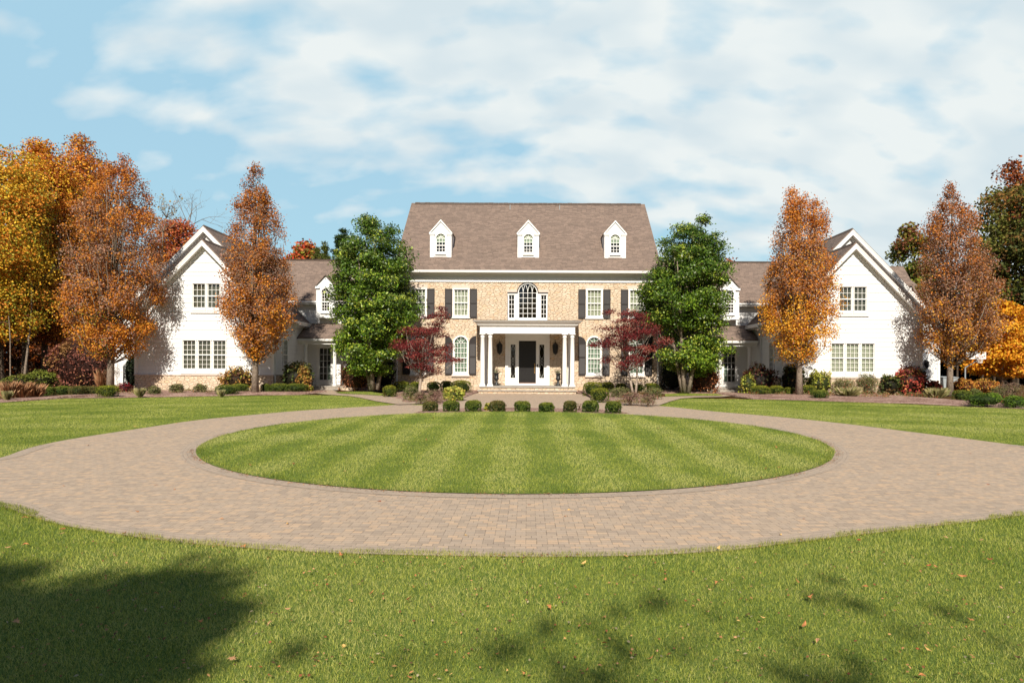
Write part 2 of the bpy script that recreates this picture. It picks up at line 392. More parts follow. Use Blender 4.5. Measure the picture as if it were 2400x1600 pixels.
# ------------------------------------------------------------------ the ground, drive, lawns, beds
sheet('ground', [(-400, -200), (400, -200), (400, 600), (-400, 600)], -0.03, M['floor'])
left_low = [(0, 1076), (54, 1054), (115, 1038), (191, 1024.6), (268, 1013), (344, 1001.6), (459, 984), (574, 973.7), (689, 963), (804, 955.7), (900, 950.7), (943, 947)]
left_top = [(943, 947), (928, 939), (885, 931), (811, 926.5), (700, 925.5), (560, 927), (300, 932), (153, 933.5), (0, 943)]
right_low = [(1544, 950), (1653, 962.6), (1806, 974.8), (1959, 990), (2112, 1009), (2265, 1028), (2400, 1045.6)]
right_top = [(1544, 950), (1545, 943), (1557, 936.5), (1596, 933), (1768, 936), (1959, 941), (2112, 946), (2400, 958.7)]
bottom = [(0, 1184), (60, 1206), (133, 1230), (300, 1257), (480, 1278), (650, 1290), (800, 1298), (1020, 1303), (1224, 1306), (1400, 1305), (1531, 1302), (1714, 1291), (1837, 1275), (2041, 1250), (2224, 1230), (2400, 1207)]
court_r = [(1487, 950.8), (1429.6, 943), (1393, 937), (1383, 928), (1356, 921)]
court_l = [(1116, 919), (1112, 923), (1078, 936), (1026, 948.5), (985, 950)]
def bez(a, b, c, n=10): return [((1 - t) ** 2 * a[0] + 2 * t * (1 - t) * b[0] + t * t * c[0], (1 - t) ** 2 * a[1] + 2 * t * (1 - t) * b[1] + t * t * c[1]) for t in [k / n for k in range(n + 1)]]
GB = [G(*p) for p in bottom]; GLL = [G(*p) for p in left_low]; GRL = [G(*p) for p in right_low]
bulge_l = bez(GLL[0], (-10.2, 7.6), GB[0])[1:-1]; bulge_r = bez(GB[-1], (10.6, 8.2), GRL[-1])[1:-1]
drive_poly = GB + bulge_r + GRL[::-1] + [G(*p) for p in court_r] + [G(*p) for p in court_l] + GLL[::-1] + bulge_l
def smooth_poly(pts, it=2):
    for _ in range(it):
        o = []
        for i in range(len(pts)):
            a, b = pts[i], pts[(i + 1) % len(pts)]; o += [(a[0] * .75 + b[0] * .25, a[1] * .75 + b[1] * .25), (a[0] * .25 + b[0] * .75, a[1] * .25 + b[1] * .75)]
        pts = o
    return pts
drive_poly = smooth_poly(drive_poly)
ICX, ICY, IA, IB = -0.20, 14.2, 6.2, 6.88
island_poly = [(ICX + IA * math.cos(t), ICY + IB * math.sin(t)) for t in [2 * math.pi * k / 96 for k in range(96)]]
GLT = [G(*p) for p in left_top]; GRT = [G(*p) for p in right_top]
lawn_poly = [(-70, -40), (70, -40), (70, 24)] + GRT[::-1] + [(0.5, 24.5), (-0.5, 24.5)] + GLT + [(-70, 24)]
sheet('lawn', lawn_poly, 0.0, M['lawn'])
sheet('driveway', drive_poly, 0.004, M['paver'])
sheet('island_lawn', island_poly, 0.014, M['lawn'])
sheet('planting_strip', [G(972, 968), G(990, 962), G(1060, 957), G(1224, 955.5), G(1380, 957.5), G(1450, 962), G(1474, 969), G(1224, 975)], 0.010, M['mulch'])
def strip(name, line, wdt, z, closed=False):
    n = len(line); mb = MB(); uv = []; s = 0.0; P = [Vector((x, y)) for x, y in line]; off = []
    for i in range(n):
        a = P[i - 1] if (i or closed) else P[i]; b = P[(i + 1) % n] if (i < n - 1 or closed) else P[i]
        d = (b - a).normalized(); off.append(Vector((-d.y, d.x)))
    rng_ = range(n if closed else n - 1)
    for i in rng_:
        j = (i + 1) % n; l = (P[j] - P[i]).length
        mb.poly([(*P[i], z), (*P[j], z), (*(P[j] + off[j] * wdt), z), (*(P[i] + off[i] * wdt), z)]); uv += [(s, 0), (s + l, 0), (s + l, abs(wdt)), (s, abs(wdt))]; s += l
    o = mb.build(name, M['paver_edge']); ul = o.data.uv_layers.new(name='UVMap')
    for k, p in enumerate(o.data.polygons):
        for li, vi in zip(p.loop_indices, p.vertices): ul.data[li].uv = uv[vi]
    for p in o.data.polygons:
        if p.normal.z < 0: o.data.flip_normals(); break
    return tag(o, kind='structure')
strip('driveway_border', [(ICX + (IA + .01) * math.cos(t), ICY + (IB + .01) * math.sin(t)) for t in [2 * math.pi * k / 140 for k in range(140)]], -0.22, 0.008, True)
front_arc = smooth_poly([p for p in ([GLL[2], GLL[1], GLL[0]] + bulge_l + GB + bulge_r + [GRL[-1], GRL[-2]])], 2)
front_arc = front_arc[:-8]
strip('driveway_border', front_arc, 0.22, 0.008)
# path from the side porches
for s in (-1, 1):
    ln = [G(*p) for p in ([(748, 914), (762, 921), (800, 925), (850, 928), (885, 933), (925, 941), (975, 948)] if s < 0 else [(1712, 919), (1700, 926), (1660, 930), (1600, 931), (1560, 934), (1530, 941), (1500, 950)])]
    P = [Vector(p) for p in smooth_poly(ln, 0)]
    pl = []; pr = []
    for i, p in enumerate(P):
        d = (P[min(i + 1, len(P) - 1)] - P[max(i - 1, 0)]).normalized(); nrm = Vector((-d.y, d.x)) * 0.75; pl.append(tuple(p + nrm)); pr.append(tuple(p - nrm))
    sheet('path', pl + pr[::-1], 0.0345, M['paver'])
def bed(name, edge, back, hgt=0.09):
    """mulch bed: front edge polyline (px) raised gently to a line at depth back"""
    E = [G(*p) for p in edge]; rows = 10; mb = MB(); n = len(E)
    for r_ in range(rows + 1):
        t = r_ / rows
        for k, (x, y) in enumerate(E):
            X = x + (0 if abs(x) > 20 else 0) ; Yb = back if not callable(back) else back(x)
            Y = y + (Yb - y) * t; s_ = min(1, t * 2.5); side = min(1, min(k, n - 1 - k) / 1.5)
            mb.v.append((X, Y, 0.012 + hgt * (s_ * s_ * (3 - 2 * s_)) * side + random.uniform(0, .02) * side))
    for r_ in range(rows):
        for k in range(n - 1): a = r_ * n + k; mb.f.append((a, a + 1, a + 1 + n, a + n))
    o = mb.build(name, M['mulch'], smooth=True)
    if o.data.polygons[0].normal.z < 0: o.data.flip_normals()
    return tag(o, kind='structure')
def dens(pts, k=3):
    o = []
    for a, b in zip(pts, pts[1:]): o += [(a[0] + (b[0] - a[0]) * i / k, a[1] + (b[1] - a[1]) * i / k) for i in range(k)]
    return o + [pts[-1]]
bed('mulch_bed', dens([(-250, 952), (0, 944), (153, 934), (300, 932.5), (560, 927.5), (700, 926), (745, 922)]), 36.6)
bed('mulch_bed', dens([(1722, 930), (1768, 936), (1959, 941.5), (2112, 946.5), (2400, 959), (2700, 972)]), 36.6)
bed('mulch_bed', dens([(893, 928), (900, 932), (912, 937), (949, 947), (1026, 948.5), (1078, 936), (1112, 923), (1119, 921)]), lambda x: 39.0, 0.07)
bed('mulch_bed', dens([(1354, 921), (1383, 928), (1393, 937), (1430, 943), (1487, 951), (1544, 950), (1556, 937)]), lambda x: 39.0, 0.07)
bed('mulch_bed', dens([(790, 921), (840, 918), (885, 917), (925, 919)]), 41.0, 0.16)
bed('mulch_bed', dens([(1556, 923), (1600, 923), (1650, 925), (1690, 924)]), 41.0, 0.16)
for s in (-1, 1):
    pp = [(785, 921), (800, 924), (850, 926), (893, 929), (900, 925), (870, 920), (820, 919)] if s < 0 else [(1560, 931), (1600, 929.5), (1640, 929), (1695, 929), (1680, 925), (1600, 923.5), (1558, 925)]
    sheet('grass_patch', [G(*p) for p in pp], 0.05, M['lawn'])

# grass blades (nobody could count them)
def grass():
    rng = np.random.default_rng(3)
    def blades(X, Y, z0, name, stripes, edge=None):
        n = len(X); sc = np.clip((Y / 4.2) ** .6, 0.75, 3.5)
        # mowing bands, the sheen of leaning blades put into colour, and dry patches
        pn = np.stack([X, Y, np.zeros(n)], 1)
        big = hash_noise(pn, 0.45, 1) * .6 + hash_noise(pn, 1.3, 2) * .4; med = hash_noise(pn, 5.0, 3)
        g = np.array([[0.16, 0.225, 0.024], [0.33, 0.37, 0.05], [0.48, 0.49, 0.10], [0.58, 0.56, 0.18], [0.055, 0.10, 0.012]])
        pr = rng.random(n) * .55 + (big - .5) * 1.0 + (med - .5) * .3 + .24
        if stripes == 'island':
            st = np.tanh(2.2 * np.sin((X - .55) * 2 * math.pi / 1.12 + (hash_noise(pn, .6, 9) - .5) * 1.3)) ; pr = pr + st * .20
            pr = pr + np.tanh(2 * np.sin(Y * 2 * math.pi / 3.1)) * .05
        else:
            far = np.clip((Y - 7) / 5, 0, 1); st = np.tanh(2 * np.sin((Y * 1.0 + np.abs(X) * .42 + big * 1.2) * 2 * math.pi / 2.9)); pr = pr + st * .11 * far
        idx = np.clip((pr * 4).astype(int), 0, 3); dk = rng.random(n) < .2; idx[dk] = 4
        C = g[idx] * (1 + rng.uniform(-.22, .22, (n, 1)))
        dry = rng.random(n) < 0.025; C[dry] = np.array([0.42, 0.37, 0.17]) * rng.uniform(.7, 1.1, (dry.sum(), 1))
        ln = rng.uniform(0.016, 0.031, n) * (1 + (rng.random(n) < .05) * .5) * np.clip(sc, .9, 1.15)
        wd = 0.0027 * sc * rng.uniform(.7, 1.2, n)
        a = rng.uniform(0, 2 * math.pi, n); la = rng.uniform(0, 2 * math.pi, n); lean = rng.uniform(0.15, 0.85, n) * ln
        if edge is not None: ln = ln * (1 + .7 * edge); C = C * (1 - .35 * edge[:, None])
        V = np.empty((n, 3, 3)); cx, sx = np.cos(a) * wd / 2, np.sin(a) * wd / 2
        V[:, 0] = np.stack([X - cx, Y - sx, np.full(n, z0)], 1); V[:, 1] = np.stack([X + cx, Y + sx, np.full(n, z0)], 1)
        V[:, 2] = np.stack([X + np.cos(la) * lean, Y + np.sin(la) * lean, z0 + np.sqrt(np.maximum(ln ** 2 - lean ** 2, 1e-6))], 1)
        o = quads_obj(name, V, C, M['blade']); return o
    def sample(n, y0, y1, k):
        e = 2 - k; u = rng.random(n); Y = ((y0 ** e) + u * (y1 ** e - y0 ** e)) ** (1 / e); X = rng.uniform(-1, 1, n) * (0.95 * Y + .4); return X, Y
    X, Y = sample(1900000, 2.3, 36, 1.38)
    ins = inside(X, Y, drive_poly); ipoly = np.array(island_poly)
    rr = ((X - ICX) / IA) ** 2 + ((Y - ICY) / IB) ** 2
    wob = hash_noise(np.stack([X, Y, X * 0], 1), 2.2, 5) * .05
    isl = rr < 0.985 + wob * .5
    o = blades(X[isl], Y[isl], 0.014, 'island_grass', 'island', np.clip((rr[isl] - .95) / .03, 0, 1) * rng.random(isl.sum())); tag(o, kind='stuff', label='mown green grass of the round island inside the driveway', cat='grass')
    # ragged front edge: some blades spill over the pavers
    jx = X + (hash_noise(np.stack([X, Y * .3, X * 0], 1), 1.7, 6) - .2) * .22 * (Y < 7); jy = Y - (hash_noise(np.stack([X, Y * .3, X * 0], 1), 2.2, 7) - .3) * .09 * (Y < 7)
    near_edge = inside(X, jy, drive_poly)
    out = inside(X, Y, lawn_poly) & ~near_edge & (rr > 1.5)
    o = blades(X[out], Y[out], 0.0, 'lawn_grass', 'lawn'); tag(o, kind='stuff', label='mown green grass of the lawn around the driveway', cat='grass')
    # thick ragged fringe where the front lawn leans over the pavers
    fa = np.array(front_arc); seg = rng.integers(0, len(fa) - 1, 110000); tt = rng.random(110000)[:, None]; Q = fa[seg] * (1 - tt) + fa[seg + 1] * tt
    dd = fa[seg + 1] - fa[seg]; ln_ = np.linalg.norm(dd, axis=1) + 1e-9; nn = np.stack([-dd[:, 1], dd[:, 0]], 1) / ln_[:, None]; w8 = rng.random(110000) < np.clip(ln_ / ln_.mean() / 2.2, 0, 1)
    amp = (hash_noise(np.hstack([Q, Q[:, :1] * 0]), 1.6, 15) * .6 + hash_noise(np.hstack([Q, Q[:, :1] * 0]), 6.0, 16) * .4); lim = np.clip((amp - .34) * .38, -.03, .10)
    off = rng.uniform(-.05, .16, 110000); k_ = (off < lim) & w8; Q = Q + nn * off[:, None]; Q = Q[k_]; front_ = Q[:, 1] < 9.5; Q = Q[front_]
    o = blades(Q[:, 0], Q[:, 1], 0.004, 'edge_grass', 'lawn', rng.random(len(Q)) * .7); tag(o, kind='stuff', label='ragged longer grass along the edge of the paving', cat='grass')
    for s in (-1, 1):
        pp = [(785, 921), (800, 924), (850, 926), (893, 929), (900, 925), (870, 920), (820, 919)] if s < 0 else [(1560, 931), (1600, 929.5), (1640, 929), (1695, 929), (1680, 925), (1600, 923.5), (1558, 925)]
        P = [G(*p) for p in pp]; xs = [p[0] for p in P]; ys = [p[1] for p in P]
        X2 = rng.uniform(min(xs), max(xs), 9000); Y2 = rng.uniform(min(ys), max(ys), 9000); k = inside(X2, Y2, P)
        o = blades(X2[k], Y2[k], 0.05, 'patch_grass', 'lawn'); tag(o, kind='stuff', label='small strip of grass beside the %s side path' % ('left' if s < 0 else 'right'), cat='grass')
grass()

# ------------------------------------------------------------------ the house
house = thing('mansion', (0, 39, 0), 'large house with tan stone centre, brown shingle roof and two white gabled wings', 'house')
YM = 39.0                        # front wall of the stone centre
def wall_rows(mb, P, outline, openings, zs, yf=lambda z: 0.0):
    """wall as rows of trapezoids with openings; P maps (u, z, out) to 3d"""
    zs = sorted(set(round(z, 5) for z in zs)); e = 1e-4
    for za, zb in zip(zs, zs[1:]):
        zm = (za + zb) / 2
        if outline(zm) is None: continue
        A, B = outline(za + e), outline(zb - e)
        if A is None or B is None: continue
        cuts = [(o(za + e), o(zb - e)) for o in openings if o(zm) is not None]; cuts = [c for c in cuts if c[0] and c[1]]; cuts.sort(key=lambda c: c[0][0])
        la, lb = A[0], B[0]; ya, yb = yf(za + e), yf(zb - e)
        for (a0, a1), (b0, b1) in cuts + [((A[1], 0), (B[1], 0))]:
            if a0 - la > 1e-4 or b0 - lb > 1e-4:
                mb.poly([P(la, za, ya), P(a0, za, ya), P(b0, zb, yb), P(lb, zb, yb)])
            la, lb = a1, b1
def rect_open(cx, w_, z0, z1):
    return lambda z: (cx - w_ / 2, cx + w_ / 2) if z0 <= z <= z1 else None
def arch_open(cx, w_, z0, zt):
    r = w_ / 2; zs = zt - r
    def f(z):
        if z < z0 or z > zt: return None
        if z <= zs: return (cx - r, cx + r)
        h = math.sqrt(max(0, r * r - (z - zs) ** 2)); return (cx - h, cx + h)
    return f
def arch_zs(w_, zt, n=10):
    r = w_ / 2; return [zt - r + r * math.sin(math.pi / 2 * k / n) for k in range(n + 1)]
def clap_zs(z0, z1, step, extra):
    n = max(1, round((z1 - z0) / step)); return [z0 + (z1 - z0) * k / n for k in range(n + 1)] + list(extra)
def clap_y(z0, z1, step):
    n = max(1, round((z1 - z0) / step)); st = (z1 - z0) / n
    def f(z):
        k = (z - z0) / st; return 0.024 * (1 - (k - math.floor(k)))
    return f
def front(Y): return lambda u, z, o: (u, Y - o, z)
def sidew(X, sx): return lambda u, z, o: (X + sx * o, u, z)
def ring(mb, cx, zs, r0, r1, y0, y1, a0=0, a1=math.pi, n=18):
    for k in range(n):
        t0, t1 = a0 + (a1 - a0) * k / n, a0 + (a1 - a0) * (k + 1) / n
        pts = [(cx + r * math.cos(t), y0, zs + r * math.sin(t)) for r, t in ((r0, t0), (r1, t0), (r1, t1), (r0, t1))]
        mb.prism(pts, (0, y1 - y0, 0))
MW = 0.013
def window(parent, cx, z0, w_, zt, Y, cols, rows, arch=False, cas=0.09, back='curtain', meet=True, fan=3, name='window', label=None, sub=True, sillw=0.05, MW=0.013):
    """white framed sash window set in an opening of the wall at depth Y (faces -Y)"""
    mb = MB(); x0, x1 = cx - w_ / 2, cx + w_ / 2; r = w_ / 2; zs = zt - r if arch else zt
    a, b = x0 + cas, x1 - cas; yf, yb = Y - 0.045, Y + 0.10; zb = z0 + 0.10
    mb.box(x0, a, yf, yb, z0, zs); mb.box(b, x1, yf, yb, z0, zs); mb.box(a, b, yf + .002, yb, z0, zb)
    mb.box(x0 - sillw, x1 + sillw, Y - 0.09, Y + .02, z0 - 0.05, z0)
    if arch: ring(mb, cx, zs, r - cas, r, yf, yb)
    else: mb.box(x0 - .02, x1 + .02, yf - .012, yb, zt - 0.07, zt)
    top = (zt - cas if arch else zt - 0.07)
    # sash frame and muntins
    sy0, sy1 = Y + 0.012, Y + 0.05
    mb.box(a, a + .03, sy0, sy1, zb, zs); mb.box(b - .03, b, sy0, sy1, zb, zs); mb.box(a + .03, b - .03, sy0, sy1, zb, zb + .045)
    if not arch: mb.box(a + .03, b - .03, sy0, sy1, top - .035, top)
    zt_in = zs if arch else top
    mid = (zb + zt_in) / 2
    gx = [a + (b - a) * k / cols for k in range(1, cols)]
    if meet:
        mb.box(a, b, sy0 - .02, sy1, mid - .03, mid + .03)
        nr = rows // 2; gz = [zb + (mid - zb) * k / nr for k in range(1, nr)] + [mid + (zt_in - mid) * k / nr for k in range(1, nr)]
    else: gz = [zb + (zt_in - zb) * k / rows for k in range(1, rows)]
    if arch: gz.append(zt_in)
    for g in gx: mb.box(g - MW, g + MW, sy0 + .008, sy1 - .01, zb, zt_in)
    for g in gz: mb.box(a, b, sy0 + .010, sy1 - .012, g - MW, g + MW)
    if arch:
        ri = r - cas
        if fan == 'gothic':
            # interlaced arcs rising from each mullion
            W2 = 2 * ri; sp = W2 / cols
            for k in range(0, cols + 1):
                xk = -ri + sp * k
                for sg in (-1, 1):
                    Rr = W2 * 0.98; cxk = xk + sg * Rr; pts = []
                    for j in range(40):
                        t = j / 39 * 1.25; x = cxk - sg * Rr * math.cos(t); z = Rr * math.sin(t)
                        if x * x + z * z > ri * ri + 1e-3 or abs(x) > ri + .01: break
                        pts.append((cx + x, sy0 + .02, zs + z))
                    if len(pts) > 2: mb.tube(pts, 0.017, 4)
        else:
            for k in range(1, fan + 1):
                t = math.pi * k / (fan + 1)
                mb.tube([(cx + .3 * ri * math.cos(t), sy0 + .02, zs + .3 * ri * math.sin(t)), (cx + ri * math.cos(t), sy0 + .02, zs + ri * math.sin(t))], 0.014, 4)
            ring(mb, cx, zs, .3 * ri - .014, .3 * ri + .014, sy0 + .01, sy1 - .01, n=10)
    o = mb.build(name, M['trim'], parent, label=label)
    def fill(nm, y, mat, pr):
        m2 = MB(); pts = [(a, y, zb), (b, y, zb), (b, y, zs)]
        if arch: pts += [(cx + (r - cas) * math.cos(t), y, zs + (r - cas) * math.sin(t)) for t in [math.pi * k / 16 for k in range(1, 16)]]
        pts += [(a, y, zs)]
        m2.prism(pts, (0, 0.006, 0)); return m2.build(nm, mat, pr)
    if sub:
        fill('pane', Y + 0.036, M['glass'], o)
        nm = {'curtain': 'curtain', 'curtain_g': 'curtain', 'blind': 'blind', 'blind_pale': 'blind', 'shade_sheer': 'window_shade', 'dark': 'room_shade_panel'}[back]
        fill(nm, Y + (0.11 if back != 'dark' else 0.6), M[back], o)  # dark backing is room shade painted on a flat sheet
    return o
def shutter(parent, x0, x1, z0, zt, Y, arch_side=0, meet=0.5):
    mb = MB(); w_ = x1 - x0; y0, y1 = Y - 0.07, Y - 0.025; fr = .055
    if arch_side:      # quarter arch, low edge on the window side
        zs = zt - w_; cxx = x1 if arch_side > 0 else x0     # centre at the outer edge
        n = 12
        for k in range(n):
            t0, t1 = math.pi / 2 * k / n, math.pi / 2 * (k + 1) / n
            q_ = [(cxx - arch_side * rr * math.sin(t), y0, zs + rr * math.cos(t)) for rr, t in ((w_, t0), (w_, t1), (w_ - fr, t1), (w_ - fr, t0))]
            mb.prism(q_, (0, y1 - y0, 0))
        pts = [(cxx - arch_side * (w_ - .01) * math.sin(t), Y - .05, zs + (w_ - .01) * math.cos(t)) for t in [math.pi / 2 * k / n for k in range(n + 1)]] + [(cxx, Y - .05, zs)]
        mb.prism(pts, (0, .02, 0))
        for k in range(int(w_ / .06)):
            z = zs + .03 + k * .06; h = math.sqrt(max(0, (w_ - fr) ** 2 - (z + .02 - zs) ** 2))
            if h > .05: mb.box(min(cxx - arch_side * h, cxx), max(cxx - arch_side * h, cxx), Y - .062, Y - .045, z, z + .035)
        mb.box(cxx - (fr if arch_side > 0 else 0), cxx + (0 if arch_side > 0 else fr), y0 + .002, y1, zs, zt - .01)
    else: zs = zt; mb.box(x0 + fr, x1 - fr, y0, y1, zt - .07, zt)
    mb.box(x0, x0 + fr, y0, y1, z0, zs); mb.box(x1 - fr, x1, y0, y1, z0, zs)
    mb.box(x0 + fr, x1 - fr, y0, y1, z0, z0 + .09); zm = z0 + (zs - z0) * meet + (.12 if arch_side else 0)
    mb.box(x0 + fr, x1 - fr, y0, y1, zm - .035, zm + .035)
    mb.box(x0 + fr, x1 - fr, Y - .05, Y - .03, z0 + .09, zs)
    z = z0 + .11
    while z < zs - .09:
        if abs(z + .02 - zm) > .06:
            mb.prism([(x0 + fr, Y - .066, z), (x0 + fr, Y - .048, z + .038), (x0 + fr, Y - .043, z + .034), (x0 + fr, Y - .061, z - .004)], (w_ - 2 * fr, 0, 0))
        z += .055
    # two small iron stays
    mb.box((x0 + x1) / 2 - .01, (x0 + x1) / 2 + .01, y0 - .01, y1, z0 - .06, z0)
    return mb.build('shutter', M['shutter'], parent)

# --- stone centre
HW = 8.02; ZF = 6.66; openings = []; zz = [0.0, ZF]
UPX = (-6.65, -4.06, 4.06, 6.65); UZ0, UZ1, UW = 4.50, 6.27, 1.03
LZ0, LZT, LW = 1.04, 3.42, 0.96
for x in UPX:
    openings.append(rect_open(x, UW - .02, UZ0, UZ1)); openings.append(arch_open(x, LW - .02, LZ0, LZT - .01))
zz += [UZ0, UZ1, LZ0] + arch_zs(LW - .02, LZT - .01)
PZ0, PZS, PZT, PHW = 4.36, 5.93, 6.62, 0.605
openings += [arch_open(0, 2 * PHW - .02, PZ0, PZT - .01), rect_open(-.92, .63, PZ0, 5.97), rect_open(.92, .63, PZ0, 5.97)]
zz += [PZ0, 5.97] + arch_zs(2 * PHW - .02, PZT - .01)
openings.append(rect_open(0, 2.66, .4, 3.36)); zz += [.4, 3.36]
mb = MB(); wall_rows(mb, front(YM), lambda z: (-HW, HW), openings, zz)
GY1, RY, RZ = 50.5, 44.5, 12.87        # back wall, ridge line
for sx in (-1, 1):
    wall_rows(mb, sidew(sx * HW, sx), lambda z: (YM, GY1) if z <= 7.3 else (38.5 + (z - 7.3) / .93, GY1 - (z - 7.3) / .93), [], [0, ZF, 7.3, 12.7])
mb.poly([(-HW, GY1, 0), (HW, GY1, 0), (HW, GY1, 7.3), (-HW, GY1, 7.3)])
OPEN.add('stone_wall'); OPEN.add('siding_wall')
mb.build('stone_wall', M['stone'], house)
# dark panel added behind the glass as room shade, stops leaking light
mb = MB(); mb.box(-HW + .3, HW - .3, YM + 1.3, YM + 1.4, 0.2, 6.8); mb.build('dark_backing_panel', M['dark'], house)
# frieze, soffit and gutter
mb = MB(); mb.box(-HW - .02, HW + .02, YM - .06, YM + .05, ZF, 7.02); mb.box(-HW - .04, HW + .04, YM - .10, YM + .05, ZF + .16, ZF + .2)
mb.box(-HW - .05, HW + .05, YM - .16, YM + .05, 7.02, 7.14); mb.box(-HW - .1, HW + .1, 38.52, YM + .1, 7.14, 7.18)
for k in range(130):
    x = -HW + .06 + k * (2 * HW - .12) / 129; mb.box(x - .025, x + .025, YM - .085, YM - .06, ZF + .04, ZF + .09)
mb.build('frieze', M['trim'], house)
def gutter(parent, x0, x1, y, z):
    mb = MB(); mb.prism([(x0, y, z), (x0, y - .10, z), (x0, y - .12, z + .13), (x0, y - .10, z + .13), (x0, y - .085, z + .02), (x0, y, z + .02)], (x1 - x0, 0, 0))
    mb.box(x0, x1, y, y + .02, z - .02, z + .14)
    return mb.build('gutter', M['trim'], parent)
gutter(house, -8.12, 8.12, 38.5, 7.17)
def slab(mb, p, th=.10):         # four points, thickness downwards
    mb.prism([tuple(a) for a in p], (0, 0, -th))
mb = MB(); E = 8.10
slab(mb, [(-E, 38.44, 7.31), (E, 38.44, 7.31), (E, RY, RZ), (-E, RY, RZ)]); slab(mb, [(-E, RY, RZ), (E, RY, RZ), (E, 50.6, 7.31), (-E, 50.6, 7.31)])
main_roof = mb.build('roof', M['shx'], house)
mb = MB()
for k in range(46):
    x0 = -E + .25 + k * (2 * E - .5) / 46; dz_ = random.uniform(-.006, .012)
    mb.prism([(x0, RY - .17, RZ - .13 + dz_), (x0, RY, RZ + .045 + dz_), (x0, RY + .17, RZ - .13 + dz_)], ((2 * E - .5) / 46 - .012, 0, 0))
mb.build('ridge_cap', M['ridge'], main_roof)
for sx in (-1, 1):
    mb = MB(); X = sx * (E - .09)
    mb.prism([(X, 38.5, 7.10), (X, 38.5, 7.2), (X, RY, RZ - .14), (X, 50.5, 7.2), (X, 50.5, 7.0), (X, RY, RZ - .33)], (sx * .03, 0, 0)); mb.build('rake_board', M['trim'], main_roof)
for x in (-1.24, 2.16): mb = MB(); mb.tube([(x, 43.9, 12.2), (x, 43.9, 12.62)], .03, 6); mb.build('vent_pipe', M['bin'], main_roof)
# windows of the stone centre
for i, x in enumerate(UPX):
    bk = 'curtain' if x < 0 else 'blind_pale'
    window(house, x, UZ0, UW, UZ1, YM, 4, 4, back=bk)
    mb = MB(); mb.box(x - .56, x + .56, YM - .025, YM + .02, UZ1 + .002, UZ1 + .22); mb.build('lintel', M['lintel'], house)
    shutter(house, x - .53 - .45, x - .535, UZ0 - .03, UZ1 - .03, YM); shutter(house, x + .535, x + .53 + .45, UZ0 - .03, UZ1 - .03, YM)
    window(house, x, LZ0, LW, LZT, YM, 4, 6, arch=True, back='curtain_g')
    mb = MB(); mb.box(x - .56, x + .56, YM - .10, YM - .002, LZ0 - .14, LZ0 - .052); mb.build('sill', M['lintel'], house)
    shutter(house, x - .50 - .45, x - .50, LZ0 - .03, LZT - .03, YM, arch_side=-1); shutter(house, x + .50, x + .50 + .45, LZ0 - .03, LZT - .03, YM, arch_side=1)
# palladian window over the door
window(house, 0, PZ0, 2 * PHW, PZT, YM, 4, 5, arch=True, cas=.055, back='dark', meet=False, fan='gothic', label='tall round-headed middle window with interlaced glazing bars', sillw=0)
for sx in (-1, 1):
    window(house, sx * .98, PZ0, .46, 5.96, YM, 2, 5, cas=.05, back='dark', meet=False, sillw=0)
    mb = MB(); mb.box(min(sx * .61, sx * .745), max(sx * .61, sx * .745), YM - .06, YM + .1, PZ0, 5.97); mb.build('pilaster', M['trim'], house)
    mb = MB(); mb.box(min(sx * .62, sx * 1.24), max(sx * .62, sx * 1.24), YM - .075, YM + .02, 5.972, 6.05); mb.build('window_cap', M['shutter'], house)
    mb = MB(); mb.box(min(sx * .66, sx * 1.26), max(sx * .66, sx * 1.26), YM - .03, YM + .02, 6.052, 6.22); mb.build('lintel', M['lintel'], house)
mb = MB(); ring(mb, 0, PZT - PHW, PHW + .002, PHW + .05, YM - .09, YM + .02, n=24); mb.build('arch_trim', M['shutter'], house)
